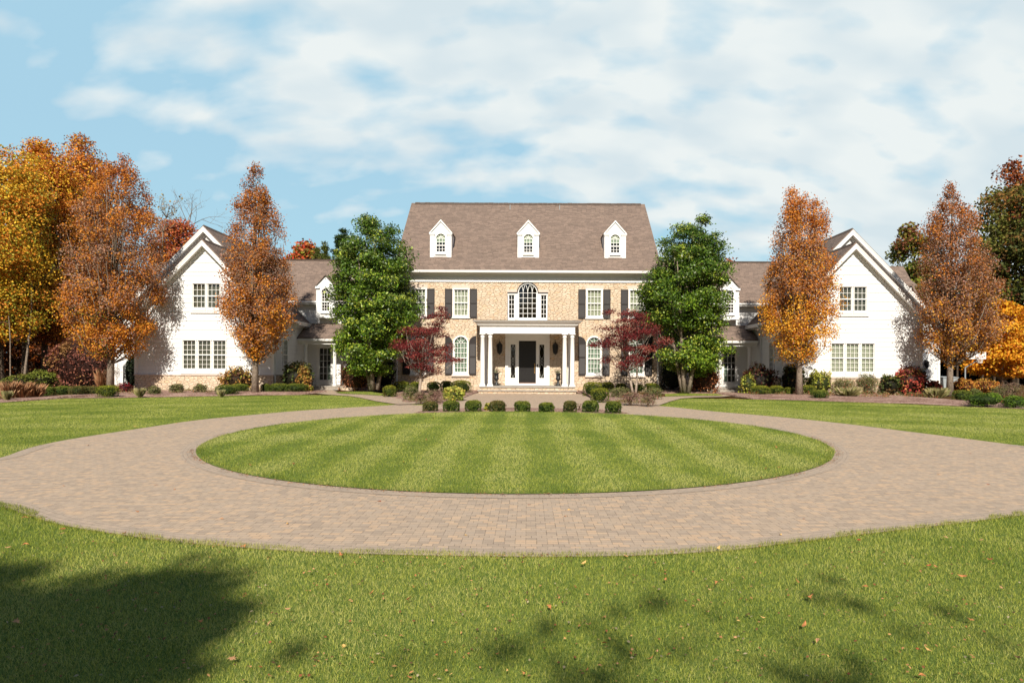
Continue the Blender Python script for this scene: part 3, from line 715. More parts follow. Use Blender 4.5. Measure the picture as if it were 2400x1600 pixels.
# dormers
for X in (-5.38, 0.02, 5.38):
    Yd = 39.49; hw = .665; zb_, ze, za = 8.19, 9.80, 10.56
    mb = MB(); wz = [zb_, ze, za - .02, 8.45] + arch_zs(.64, 9.73)
    ol = lambda z, X=X: (X - hw, X + hw) if z <= ze else (X - hw * (za - z) / (za - ze), X + hw * (za - z) / (za - ze))
    wall_rows(mb, front(Yd), ol, [arch_open(X, .64, 8.45, 9.73)], wz)
    yr = lambda z: 38.5 + (z - 7.3) / .93
    for sx in (-1, 1):
        mb.poly([(X + sx * hw, Yd, zb_), (X + sx * hw, Yd, ze), (X + sx * hw, yr(ze), ze)])
        mb.box(min(X + sx * .70, X + sx * .36), max(X + sx * .70, X + sx * .36), Yd - .10, Yd - .003, 9.66, 9.72)
        mb.box(min(X + sx * .68, X + sx * .39), max(X + sx * .68, X + sx * .39), Yd - .075, Yd - .003, 9.60, 9.66)
        mb.box(min(X + sx * .655, X + sx * .42), max(X + sx * .655, X + sx * .42), Yd - .035, Yd - .004, 8.20, 9.60)
    OPEN.add('dormer')
    d = mb.build('dormer', M['siding'], house)
    mb = MB(); oh = .07
    for sx in (-1, 1):
        sl = (za - ze) / hw; ex = hw + .06; zE = za + .06 - sl * ex
        mb.prism([(X, Yd - oh, za + .06), (X + sx * ex, Yd - oh, zE), (X + sx * ex, yr(zE) + .1, zE), (X, yr(za + .06) + .1, za + .06)], (0, 0, -.045))
    mb.build('dormer_roof', M['shy'], d)
    mb = MB()
    for sx in (-1, 1):
        sl = (za - ze) / hw; ex = hw + .05
        mb.prism([(X, Yd - oh - .004, za + .01), (X + sx * ex, Yd - oh - .004, za + .01 - sl * ex), (X + sx * ex, Yd - oh - .004, za - .09 - sl * ex), (X, Yd - oh - .004, za - .11)], (0, .03, 0))
    mb.build('dormer_trim', M['trim'], d)
    window(d, X, 8.45, .64, 9.73, Yd, 3, 4, arch=True, cas=.035, back='dark', meet=True, fan=3, sub=False, sillw=.02)
    mb = MB(); mb.box(X - .30, X + .30, Yd + .045, Yd + .05, 8.5, 9.4); mb.build('pane', M['glass'], d)
    mb = MB(); n = 14; mb.prism([(X - .31, Yd + .09, 9.15), (X + .31, Yd + .09, 9.15), (X + .31, Yd + .09, 9.42)] + [(X + .31 * math.cos(math.pi * k / n), Yd + .09, 9.42 + .31 * math.sin(math.pi * k / n)) for k in range(1, n)] + [(X - .31, Yd + .09, 9.42)], (0, .01, 0))
    mb.build('window_shade', M['shade_sheer'], d)
# downspouts at the corners of the centre
def downspout(parent, x, y, z0, z1, mat='trim'):
    mb = MB(); mb.box(x - .045, x + .045, y - .05, y + .03, z0, z1); mb.tube([(x, y, z0 + .05), (x, y - .18, z0)], .045, 6)
    return mb.build('downspout', M[mat], parent)
for sx in (-1, 1): downspout(house, sx * 7.93, YM - .06, .12, 7.1)

# --- portico
mb = MB()
mb.box(-2.75, 2.75, 36.30, YM, .335, .40); mb.box(-2.80, 2.80, 35.93, 36.36, .135, .20)
por = mb.build('porch_floor', M['slab'], house, bevel=.01)
mb = MB(); mb.box(-2.70, 2.70, 36.36, YM - .01, 0, .333); mb.box(-2.74, 2.74, 36.0, 36.355, 0, .133); mb.build('porch_riser', M['stone'], house)
CP = (-2.57, -2.13, 2.13, 2.57); ZC = 3.41
prof = [(.175, 0), (.175, .05), (.165, .055), (.17, .08), (.16, .11), (.14, .13), (.132, .17), (.132, .9), (.125, 1.8), (.113, 2.78), (.128, 2.80), (.128, 2.83), (.113, 2.84), (.113, 2.90), (.135, 2.93), (.15, 2.955), (.15, 2.96)]
for X in CP:
    mb = MB(); mb.lathe(prof, (X, 36.62, .40), 24); c = mb.build('column', M['trim'], house, smooth=False)
    for p in c.data.polygons: p.use_smooth = abs(p.normal.z) < .5
    mb = MB(); mb.box(X - .175, X + .175, 36.445, 36.795, .401, .44); mb.build('base', M['trim'], c)
    mb = MB(); mb.box(X - .165, X + .165, 36.455, 36.785, 3.361, 3.409); mb.build('capital', M['trim'], c)
for sx in (-1, 1):      # pilasters against the wall
    mb = MB(); mb.box(min(sx * 2.45, sx * 2.70), max(sx * 2.45, sx * 2.70), YM - .09, YM - .002, .4, 3.41); mb.build('pilaster', M['trim'], house)
mb = MB(); mb.box(-2.71, 2.71, 36.46, 36.78, 3.41, 3.78)
for sx in (-1, 1): mb.box(min(sx * 2.39, sx * 2.71), max(sx * 2.39, sx * 2.71), 36.78, YM - .002, 3.41, 3.78)
mb.box(-2.39, 2.39, 36.78, YM - .002, 3.66, 3.70)
mb.build('porch_beam', M['trim'], house)
# cornice: stacked mouldings stepping out
def cornice(mb, steps):
    for (o0, z0_, o1, z1_) in steps:
        a = [(-2.71 - o0, 36.46 - o0), (2.71 + o0, 36.46 - o0), (2.71 + o0, YM - .003), (-2.71 - o0, YM - .003)]
        b = [(-2.71 - o1, 36.46 - o1), (2.71 + o1, 36.46 - o1), (2.71 + o1, YM - .003), (-2.71 - o1, YM - .003)]
        i = len(mb.v); mb.v += [(x, y, z0_) for x, y in a] + [(x, y, z1_) for x, y in b]
        mb.f += [(i, i + 3, i + 2, i + 1), (i + 4, i + 5, i + 6, i + 7), (i, i + 1, i + 5, i + 4), (i + 1, i + 2, i + 6, i + 5), (i + 3, i, i + 4, i + 7)]
mb = MB(); cornice(mb, [(.02, 3.781, .10, 3.88), (.15, 3.881, .15, 3.92), (.17, 3.921, .33, 4.07), (.36, 4.071, .38, 4.115)]); mb.build('porch_cornice', M['trim'], house)
mb = MB(); mb.box(-3.11, 3.11, 36.06, YM - .004, 4.116, 4.14); mb.build('porch_roof', M['ridge'], house)

# --- entrance
mb = MB()
for sx in (-1, 1):
    mb.box(min(sx * 1.17, sx * 1.35), max(sx * 1.17, sx * 1.35), YM - .10, YM + .02, .40, 3.25)        # outer pilasters
    mb.box(min(sx * 1.14, sx * 1.38), max(sx * 1.14, sx * 1.38), YM - .125, YM - .101, 3.16, 3.22)
    mb.box(min(sx * .525, sx * .66), max(sx * .525, sx * .66), YM - .02, YM + .1, .40, 3.10)
    mb.box(min(sx * .66, sx * 1.169), max(sx * .66, sx * 1.169), YM + .03, YM + .09, .40, .84)
    mb.box(min(sx * .66, sx * 1.169), max(sx * .66, sx * 1.169), YM + .03, YM + .09, 2.87, 3.10)
    mb.box(min(sx * .66, sx * .735), max(sx * .66, sx * .735), YM + .03, YM + .09, .84, 2.87)
    mb.box(min(sx * 1.02, sx * 1.169), max(sx * 1.02, sx * 1.169), YM + .03, YM + .09, .84, 2.87)
    mb.box(min(sx * .72, sx * 1.08), max(sx * .72, sx * 1.08), YM + .018, YM + .029, .50, .53)
mb.box(-1.35, 1.35, YM - .02, YM + .1, 3.10, 3.66)
mb.box(-.525, .525, YM - .05, YM + .1, .40, .52)
entry = mb.build('door_surround', M['trim'], house)
mb = MB(); mb.box(-.52, .52, YM - .07, YM + .08, .521, .555); mb.build('threshold', M['brown'], house)
mb = MB(); mb.box(-.523, .523, YM + .06, YM + .10, .556, 3.04)
for sx in (-1, 1):
    for z0_, z1_ in ((1.30, 1.92), (2.05, 2.85)):
        cx_ = sx * .225
        for (xa, xb, zA, zB) in ((cx_ - .16, cx_ + .16, z0_, z0_ + .03), (cx_ - .16, cx_ + .16, z1_ - .03, z1_), (cx_ - .16, cx_ - .13, z0_ + .031, z1_ - .031), (cx_ + .13, cx_ + .16, z0_ + .031, z1_ - .031)): mb.box(xa, xb, YM + .042, YM + .0595, zA, zB)
for (xa, xb, zA, zB) in ((-.385, .385, .72, .75), (-.385, .385, 1.10, 1.13), (-.385, -.355, .751, 1.099), (.355, .385, .751, 1.099)): mb.box(xa, xb, YM + .042, YM + .0595, zA, zB)
mb.box(-.385, .385, YM + .05, YM + .0598, .755, 1.095)
door = mb.build('door', M['door'], house)
mb = MB(); mb.tube([(.45, YM + .04, 1.62), (.45, YM - .02, 1.58), (.45, YM - .02, 1.28), (.45, YM + .04, 1.20)], .016, 8); mb.box(.425, .475, YM + .03, YM + .05, 1.12, 1.72); mb.build('handle', M['brass'], door)
mb = MB(); mb.box(.575, .655, YM - .045, YM - .021, 1.50, 1.68); mb.build('keypad', M['black'], house)
for sx in (-1, 1):
    cx_ = sx * .8775; mb = MB(); mb.box(cx_ - .143, cx_ + .143, YM + .055, YM + .062, .84, 2.87); sl_ = mb.build('sidelight', M['glass'], house)
    mb = MB(); mb.box(cx_ - .15, cx_ + .15, YM + .30, YM + .31, .8, 2.9); mb.build('room_shade_panel', M['dark'], sl_)  # flat black sheet for the dimness behind the sidelight
    mb = MB(); yy = YM + .045
    for (za_, zb_) in ((.86, 1.75), (1.93, 2.85)):
        for s2 in (-1, 1):
            mb.tube([(cx_ + s2 * .135 * math.sin(math.pi * k / 14), yy, za_ + (zb_ - za_) * k / 14) for k in range(15)], .009, 4)
    for dz_ in (-.09, .09): mb.tube([(cx_ - .11, yy, 1.84 + dz_), (cx_, yy, 1.96 + dz_), (cx_ + .11, yy, 1.84 + dz_), (cx_, yy, 1.72 + dz_), (cx_ - .11, yy, 1.84 + dz_)], .009, 4)
    mb.build('leading', M['lead'], sl_)

# --- white wings (left s = -1, right s = +1)
def gable_roof_y(parent, xc, hw, ze, zr, y0, y1, oh, ohf, name='roof', rake=.34, cap=True):
    """gable roof with its ridge along Y; front rake boards at y0 - ohf"""
    sl = (zr - ze) / hw; mb = MB(); ex = hw + oh; zE = zr - sl * ex
    for sx in (-1, 1): slab(mb, [(xc, y0 - ohf, zr), (xc + sx * ex, y0 - ohf, zE), (xc + sx * ex, y1, zE), (xc, y1, zr)], .08)
    rf = mb.build(name, M['shy'], parent)
    for sx in (-1, 1):
        mb = MB(); y = y0 - ohf - .003
        mb.prism([(xc, y, zr - .085), (xc + sx * ex, y, zE - .085), (xc + sx * ex, y, zE - rake), (xc, y, zr - rake - .04)], (0, -.035, 0))
        mb.prism([(xc, y - .037, zr - .09), (xc + sx * ex, y - .037, zE - .09), (xc + sx * ex, y - .037, zE - .17), (xc, y - .037, zr - .17)], (0, -.02, 0))
        mb.build('rake_board', M['trim'], rf); mb = MB()
        mb.prism([(xc, y0 - .045, zr - .30), (xc + sx * hw, y0 - .045, zr - sl * hw - .30), (xc + sx * hw, y0 - .045, zr - sl * hw - .52), (xc, y0 - .045, zr - .56)], (0, .04, 0)); mb.build('shadow_board', M['trim'], rf); mb = MB()  # flat board added so the rake's shadow falls as a smooth band
        # soffit below the overhang
        mb.prism([(xc, y0 - ohf, zr - .30), (xc + sx * ex, y0 - ohf, zE - .28), (xc + sx * ex, y0 + .02, zE - .28), (xc, y0 + .02, zr - .30)], (0, 0, .02))
        mb.build('soffit', M['trim'], rf)
        mb = MB(); x = xc + sx * ex
        mb.box(min(x, x + sx * .10), max(x, x + sx * .10), y0 - ohf, y1, zE - .15, zE - .03); mb.box(min(x - sx * .45, x), max(x - sx * .45, x), y0 - ohf + .01, y1, zE - .22, zE - .19); mb.build('gutter', M['trim'], rf)
    if cap:
        mb = MB(); n = int((y1 - y0) / .35)
        for k in range(n):
            yy = y0 - ohf + .02 + k * .35; mb.prism([(xc - .14, yy, zr - .14 * sl + .02), (xc, yy, zr + .035), (xc + .14, yy, zr - .14 * sl + .02)], (0, .34, 0))
        mb.build('ridge_cap', M['ridge'], rf)
    return rf
def wing(s):
    nm = 'left' if s < 0 else 'right'
    wg = house
    xc = s * (18.22 + (.06 if s > 0 else -.06)); hw = 3.85; Yw = 36.0; z0, zs0 = 0.0, .99
    ze = 4.55; zr = 8.55; sl = (zr - ze) / hw
    # front gable wall, clapboards above a stone base
    wins = []
    for k in (-1, 0, 1): wins.append((xc + k * .85, 1.19, .80, 2.98, 3, 6))
    ux = xc if s > 0 else xc + .1
    for k in (-.42, .42): wins.append((ux + k * .98, 4.62, .78, 6.16, 3, 4))
    ops = [rect_open(a, w_ - .02, b, t) for a, b, w_, t, c, r in wins]
    mb = MB(); ol = lambda z: (xc - hw, xc + hw) if z <= ze else (xc - (zr - z) / sl, xc + (zr - z) / sl)
    wall_rows(mb, front(Yw), ol, ops, clap_zs(zs0, zr - .02, .25, [b for a, b, *_ in wins] + [t for a, b, w_, t, c, r in wins] + [ze]), clap_y(zs0, zr - .02, .25))
    # inner side wall and its window
    xi = xc - s * hw; xo = xc + s * hw; so = rect_open(37.75, .62, 1.3, 3.0)
    wall_rows(mb, sidew(xi, -s), lambda z: (Yw, 47.0), [so], clap_zs(zs0, ze, .25, [1.3, 3.0]), clap_y(zs0, ze, .25))
    wall_rows(mb, sidew(xo, s), lambda z: (Yw, 39.4), [], clap_zs(zs0, ze, .25, []), clap_y(zs0, ze, .25))
    # rear, wider block
    xc2 = s * 19.8; hw2 = 5.5; Y2 = 39.4; zr2 = 10.05; ze2 = 4.4; sl2 = (zr2 - ze2) / hw2
    wall_rows(mb, front(Y2), lambda z: (xc2 - hw2, xc2 + hw2) if z <= ze2 else (xc2 - (zr2 - z) / sl2, xc2 + (zr2 - z) / sl2), [], clap_zs(0.3, zr2 - .02, .25, [ze2]), clap_y(0.3, zr2 - .02, .25))
    wall_rows(mb, sidew(xc2 + s * hw2, s), lambda z: (Y2, 47.0), [], clap_zs(.3, ze2, .25, []), clap_y(.3, ze2, .25))
    mb.poly([(xc2 - hw2, 47, 0), (xc2 + hw2, 47, 0), (xc2 + hw2, 47, ze2), (xc2, 47, zr2), (xc2 - hw2, 47, ze2)])
    mb.build('siding_wall', M['siding'], wg)
    mb = MB(); mb.box(xc - hw - .04, xc + hw + .04, Yw - .06, Yw + .02, 0, zs0 - .06); mb.box(min(xi, xi - s * .04), max(xi, xi - s * .04), Yw + .02, 41.4, 0, zs0 - .06); mb.box(min(xo, xo + s * .04), max(xo, xo + s * .04), Yw + .02, Y2 - .02, 0, zs0 - .06)
    mb.box(min(xc2 + s * 2, xc2 + s * hw2), max(xc2 + s * 2, xc2 + s * hw2), Y2 - .05, Y2 - .01, 0, .3)
    mb.build('stone_base', M['stone'], wg)
    mb = MB(); mb.box(xc - hw - .07, xc + hw + .07, Yw - .10, Yw + .02, zs0 - .058, zs0); mb.build('water_table', M['lintel'], wg)
    X3 = xc2 + s * hw2
    for bb in ((xc - hw - .075, xc - hw + .075, Yw - .05, Yw + .09, zs0 + .002, ze - .1), (xc + hw - .075, xc + hw + .075, Yw - .05, Yw + .09, zs0 + .002, ze - .1),
               (min(xi, xi - s * .05), max(xi, xi - s * .05), 41.2, 41.35, .3, 4.2), (X3 - .08, X3 + .08, Y2 - .05, Y2 + .09, .3, ze2 - .05)):
        mb = MB(); mb.box(*bb); mb.build('corner_board', M['trim'], wg)
    for i, (a, b, w_, t, c, r) in enumerate(wins):
        low = i < 3; bk = ('blind' if s < 0 else 'blind_pale') if low else 'blind'
        window(wg, a, b, w_, t, Yw - .02, c, r, back=bk, cas=.045, sillw=.0, MW=.0095)
    for bb in ((xc - 1.33, xc + 1.33, Yw - .10, Yw - .001, 1.02, 1.13), (ux - .90, ux + .90, Yw - .09, Yw - .001, 4.44, 4.56),
               (xc - 1.27, xc + 1.27, Yw - .045, Yw - .001, 2.985, 3.08), (ux - .83, ux + .83, Yw - .045, Yw - .001, 6.165, 6.25)):
        mb = MB(); mb.box(*bb); mb.build('window_casing', M['trim'], wg)
    # side window (faces the court)
    mb = MB(); xs = xi - s * .04
    def bx(y0_, y1_, za, zb, d0=0.0, d1=.05): mb.box(min(xi - s * d0, xi - s * d1), max(xi - s * d0, xi - s * d1), y0_, y1_, za, zb)
    bx(37.36, 37.44, 1.22, 3.08, -.1); bx(38.06, 38.14, 1.22, 3.08, -.1); bx(37.44, 38.06, 1.22, 1.32, -.1, .06); bx(37.44, 38.06, 3.0, 3.08, -.1); bx(37.44, 38.06, 2.13, 2.18, -.06, .03)
    for g in (37.65, 37.85): bx(g - .012, g + .012, 1.32, 3.0, -.03, .015)
    for g in (1.6, 1.87, 2.43, 2.70): bx(37.44, 38.06, g - .012, g + .012, -.03, .013)
    sw = mb.build('window', M['trim'], wg)
    mb = MB(); mb.box(min(xi + s * .02, xi + s * .03), max(xi + s * .02, xi + s * .03), 37.44, 38.06, 1.32, 3.0); mb.build('pane', M['glass'], sw)
    mb = MB(); mb.box(min(xi + s * .3, xi + s * .31), max(xi + s * .3, xi + s * .31), 37.3, 38.2, 1.2, 3.1); mb.build('room_shade_panel', M['dark'], sw)  # black sheet painted as the dim room behind the side window
    mb = MB(); mb.box(min(xi + s * .5, xo - s * .3), max(xi + s * .5, xo - s * .3), 37.0, 37.1, .3, 4.3); mb.build('dark_backing_panel', M['dark'], wg)  # added dark panel, keeps light out behind the wing windows
    downspout(wg, xo + s * .08, Yw + .25, .1, 4.3, 'bin'); downspout(wg, xi - s * .05, Yw + .15, .0, 4.2)
    # roofs
    ezi = ze - (0)      # common slope
    gable_roof_y(wg, xc, hw, ze, zr, Yw, 41.35 if True else 0, .28, .34)
    gable_roof_y(wg, xc2, hw2, ze2, zr2, Y2, 49.0, .25, .38, rake=.36)
    # dark roofed side dormer on the outer slope of the rear block
    mb = MB(); ya, yb = 39.75, 41.65; ym = (ya + yb) / 2; zd = 7.45; zed = 6.70; xf = s * 24.0
    xa = xc2 + s * (zr2 - zd) / sl2
    slab(mb, [(xa, ym, zd), (xf, ym, zd), (xf + s * .12, ya - .12, zed), (xc2 + s * (zr2 - zed) / sl2, ya - .12, zed)], .07); slab(mb, [(xa, ym, zd), (xf, ym, zd), (xf + s * .12, yb + .12, zed), (xa, yb + .12, zed)], .07)
    dr = mb.build('side_dormer', M['shx'], wg)
    mb = MB(); mb.prism([(xa, ya, zed - .1), (xf - s * .1, ya, zed - .1), (xf - s * .1, ya, zed - 1.4), (xc2 + s * 5.0, ya, zed - 1.6)], (0, .08, 0)); mb.prism([(xf - s * .1, ya, zed - .1), (xf - s * .1, ym, zd - .1), (xf - s * .1, yb, zed - .1), (xf - s * .1, yb, zed - 1.4), (xf - s * .1, ya, zed - 1.4)], (-s * .06, 0, 0)); mb.build('dormer_wall', M['siding'], dr)
    # garage block beyond
    mb = MB(); gx0, gx1 = s * 20.5, s * 26.2; gze, gzr = 4.9, 8.72
    slab(mb, [(gx0, 41.8, gze - .1), (gx1 + s * .2, 41.8, gze - .1), (gx1 + s * .2, 45.0, gzr), (gx0, 45.0, gzr)]); slab(mb, [(gx0, 45.0, gzr), (gx1 + s * .2, 45.0, gzr), (gx1 + s * .2, 48.2, gze - .1), (gx0, 48.2, gze - .1)])
    mb.build('garage_roof', M['shx'], wg)
    mb = MB(); wall_rows(mb, front(42.2), lambda z: (min(gx0, gx1), max(gx0, gx1)), [], clap_zs(0, gze, .25, []), clap_y(0, gze, .25))
    mb.poly([(gx1, 42.2, 0), (gx1, 47.8, 0), (gx1, 47.8, gze), (gx1, 45, gzr - .1), (gx1, 42.2, gze)]); mb.build('siding_wall', M['siding'], wg)

    # --- low connector between wing and centre
    Yc = 41.5; xa_, xb_ = sorted((s * 14.2, s * 8.0)); xd = s * 12.9
    dops = [rect_open(xd, .56, 4.95, 6.42)]
    mb = MB()
    wall_rows(mb, front(Yc), lambda z: (min(xa_, s * 15.7), max(xb_, s * 15.7)), [rect_open(s * 13.1, .9, .45, 2.85), rect_open(xd, .5, 4.80, 5.69)], clap_zs(.25, 5.7, .25, [.45, 2.85, 4.80, 5.69]), clap_y(.25, 5.7, .25))
    mb.build('siding_wall', M['siding'], wg)
    mb = MB(); x0r, x1r = sorted((s * 19.0, s * 7.6))
    slab(mb, [(x0r, 41.0, 5.72), (x1r, 41.0, 5.72), (x1r, 45.0, 8.96), (x0r, 45.0, 8.96)]); slab(mb, [(x0r, 45.0, 8.96), (x1r, 45.0, 8.96), (x1r, 49, 5.72), (x0r, 49, 5.72)])
    cr = mb.build('connector_roof', M['shx'], wg)
    mb = MB(); mb.box(x0r, x1r, 44.86, 45.14, 8.93, 8.99); mb.build('ridge_cap', M['ridge'], cr)
    xf_, xg_ = min(xa_, s * 15.6), max(xb_, s * 15.6); mb = MB(); mb.box(xf_, xg_, 40.98, 41.02, 5.48, 5.66); mb.box(xf_, xg_, 41.0, Yc - .04, 5.46, 5.479); mb.box(xf_, xg_, 40.90, 40.979, 5.56, 5.655)
    mb.build('fascia', M['trim'], cr)
    # wall dormer with arched window
    mb = MB(); dh = .60; zt_ = 7.28; zde = 6.62
    ol2 = lambda z: (xd - dh, xd + dh) if z <= zde else (xd - dh * (zt_ - z) / (zt_ - zde), xd + dh * (zt_ - z) / (zt_ - zde))
    wall_rows(mb, front(40.85), ol2, [arch_open(xd, .6, 4.90, 6.50)], [4.6, 4.90, zde, zt_ - .02] + arch_zs(.6, 6.50))
    for sx in (-1, 1):
        mb.poly([(xd + sx * dh, 40.85, 4.6), (xd + sx * dh, Yc, 4.6), (xd + sx * dh, Yc + .6, zde), (xd + sx * dh, 40.85, zde)])
        mb.box(min(xd + sx * .64, xd + sx * .36), max(xd + sx * .64, xd + sx * .36), 40.74, 40.845, 6.45, 6.58)
    dd = mb.build('dormer', M['siding'], wg)
    mb = MB()
    for sx in (-1, 1):
        e_ = dh + .09; q_ = (zt_ - zde) / dh; mb.prism([(xd, 40.74, zt_ + .05), (xd + sx * e_, 40.74, zt_ + .05 - q_ * e_), (xd + sx * e_, 42.6, zt_ + .05 - q_ * e_), (xd, 43.2, zt_ + .05)], (0, 0, -.05))
    mb.build('dormer_roof', M['shy'], dd)
    window(dd, xd, 4.90, .60, 6.50, 40.85, 3, 6, arch=True, cas=.05, back='dark', sub=False, sillw=.02)
    mb = MB(); mb.box(xd - .28, xd + .28, 40.89, 40.895, 5.0, 6.3); mb.build('pane', M['glass'], dd)
    mb = MB(); mb.box(xd - .4, xd + .4, 41.2, 41.21, 4.9, 6.6); mb.build('room_shade_panel', M['dark'], dd)  # room shade as a black sheet behind the dormer glass
    # porch of the connector
    px0, px1 = sorted((s * 14.3, s * 8.02)); Yp = 39.96
    mb = MB(); slab(mb, [(px0, Yp - .3, 3.27), (px1, Yp - .3, 3.27), (px1, Yc, 4.28), (px0, Yc, 4.28)], .09); pr_ = mb.build('porch_roof', M['shx'], wg)
    mb = MB(); mb.box(px0, px1, Yp - .12, Yp + .12, 2.86, 3.12); mb.box(px0, px1, Yp - .33, Yp - .28, 3.06, 3.19); mb.box(px0, px1, Yp - .30, Yp - .12, 3.10, 3.13); mb.box(px0, px1, Yp + .12, Yc - .04, 2.98, 3.02)
    mb.build('porch_beam', M['trim'], wg)
    for xx in (13.85, 12.03, 10.2, 8.6):
        X = s * xx; mb = MB(); mb.lathe([(.14, 0), (.14, .08), (.115, .1), (.115, .2), (.10, 2.45), (.125, 2.5), (.125, 2.585)], (X, Yp, .275), 16); mb.build('column', M['trim'], wg, smooth=False)
    mb = MB(); mb.box(px0, px1, Yp - .2, Yc - .04, .19, .273); mb.box(min(s * 13.3, s * 11.6), max(s * 13.3, s * 11.6), Yp - .55, Yp - .201, 0.04, .15); mb.build('porch_floor', M['slab'], wg)
    mb = MB(); mb.box(px0 + .02, px1 - .02, Yp - .17, Yc - .05, 0, .189); mb.build('porch_riser', M['stone'], wg)
    # glazed porch door
    X = s * 13.1; mb = MB(); yf = Yc - .05
    for (a, b, c_, d_) in ((X - .56, X - .36, .29, 2.85), (X + .36, X + .56, .29, 2.85), (X - .36, X + .36, 2.66, 2.85), (X - .36, X + .36, .29, .62)): mb.box(a, b, yf, Yc + .06, c_, d_)
    for k in range(1, 3): g = X - .36 + .72 * k / 3; mb.box(g - .013, g + .013, yf + .03, yf + .07, .62, 2.66)
    for k in range(1, 5): g = .62 + 2.04 * k / 5; mb.box(X - .36, X + .36, yf + .032, yf + .072, g - .013, g + .013)
    gd = mb.build('porch_door', M['trim'], wg)
    mb = MB(); mb.box(X - .36, X + .36, yf + .05, yf + .056, .62, 2.66); mb.build('pane', M['glass'], gd)
    mb = MB(); mb.box(X - .6, X + .6, Yc + .35, Yc + .36, .3, 2.9); mb.build('room_shade_panel', M['dark'], gd)  # black sheet as painted shade behind the porch door
    mb = MB(); mb.box(X + (.08 if s < 0 else -.3), X + (.3 if s < 0 else -.08), Yc + .14, Yc + .16, .62, 1.6); mb.build('curtain', M['curtain_g'], gd)
    mb = MB(); mb.box(min(s * 8.3, s * 13.9), max(s * 8.3, s * 13.9), 43.2, 43.3, .2, 5.5); mb.build('dark_backing_panel', M['dark'], wg)  # added dark panel closing off light behind the connector
wing(-1); wing(1)

# --- lanterns, urns
def lantern(x, y, z, h, w_, label, cat='lantern'):
    t = thing('wall_lantern', (x, y, z), label, cat, 'wall lanterns')
    r = w_ / 2; yc = y - r - .06
    mb = MB(); mb.lathe([(.02, h * .78), (r * .45, h * .76), (r * .95, h * .66), (r, h * .63)], (x, yc, z), 10); mb.lathe([(r * .6, .06 * h), (r * .75, .10 * h), (r * .4, .02 * h), (.02, -.04 * h)], (x, yc, z), 10)
    for k in range(6):
        a = k * math.pi / 3; mb.tube([(x + r * .68 * math.cos(a), yc + r * .68 * math.sin(a), z + .10 * h), (x + r * .95 * math.cos(a), yc + r * .95 * math.sin(a), z + .64 * h)], .014, 5)
    mb.build('cage', M['black'], t)
    mb = MB(); mb.lathe([(r * .62, .10 * h), (r * .88, .63 * h)], (x, yc, z), 8); mb.build('lamp_glass', M['black'], t)
    mb = MB(); mb.box(x - .05, x + .05, y - .03, y, z + .25 * h, z + .85 * h)
    mb.tube([(x, y - .01, z + .55 * h), (x, y - .05, z + .9 * h), (x, yc, z + h), (x, yc + .01, z + .9 * h), (x, yc, z + .76 * h)], .016, 6); mb.build('bracket', M['black'], t)
lantern(-1.69, YM - .002, 2.28, .88, .36, 'tall black wall lantern on the stone left of the front door')
lantern(1.69, YM - .002, 2.28, .88, .36, 'tall black wall lantern on the stone right of the front door')
lantern(24.45, 39.36, 1.55, .6, .26, 'small black wall lantern on the white siding at the far right end of the house')
def urn(x, y, z, label, plabel, seed):
    t = thing('urn', (x, y, z), label, 'urn', 'urns flanking the front door')
    mb = MB(); mb.box(x - .15, x + .15, y - .15, y + .15, z, z + .05); mb.lathe([(.13, .05), (.11, .10), (.05, .25), (.045, .24), (.075, .27), (.06, .30)], (x, y, z), 20); mb.build('foot', M['black'], t)
    mb = MB(); mb.lathe([(.06, .30), (.10, .33), (.155, .39), (.16, .43), (.125, .45), (.115, .62), (.13, .68), (.19, .72), (.195, .74), (.17, .74), (.11, .70)], (x, y, z), 24)
    o = mb.build('bowl', M['black'], t)
    for p in o.data.polygons: p.use_smooth = True
    rng = np.random.default_rng(seed); n = 90; d = rng.normal(size=(n, 3)); d[:, 2] = np.abs(d[:, 2]) + .4; d /= np.linalg.norm(d, axis=1)[:, None]
    P = np.array([x, y, z + .72]) + d * rng.uniform(.08, .30, (n, 1)); V = leaf_arrays(P, rng, .11, .035)
    mb = MB()
    for k in range(12): mb.tube([(x, y, z + .70), tuple(np.array([x, y, z + .7]) + d[k] * .22), tuple(np.array([x, y, z + .7]) + d[k] * .34 + np.array([0, 0, -.03]))], [.006, .004, .002], 3)
    C = palette(rng, n, [(.10, .14, .07), (.22, .26, .16), (.30, .28, .18), (.16, .10, .06)])
    o = quads_obj('potted_plant', V, C, M['leaf'], None, (mb.v, mb.f, (.12, .10, .06))); tag(o, plabel, 'potted plant', 'plants in the urns')
urn(-1.83, 37.95, .4, 'black pedestal urn standing left of the front door', 'grey-green bushy plant growing in the left urn', 1)
urn(1.83, 37.95, .4, 'black pedestal urn standing right of the front door', 'wispy upright plant growing in the right urn', 2)

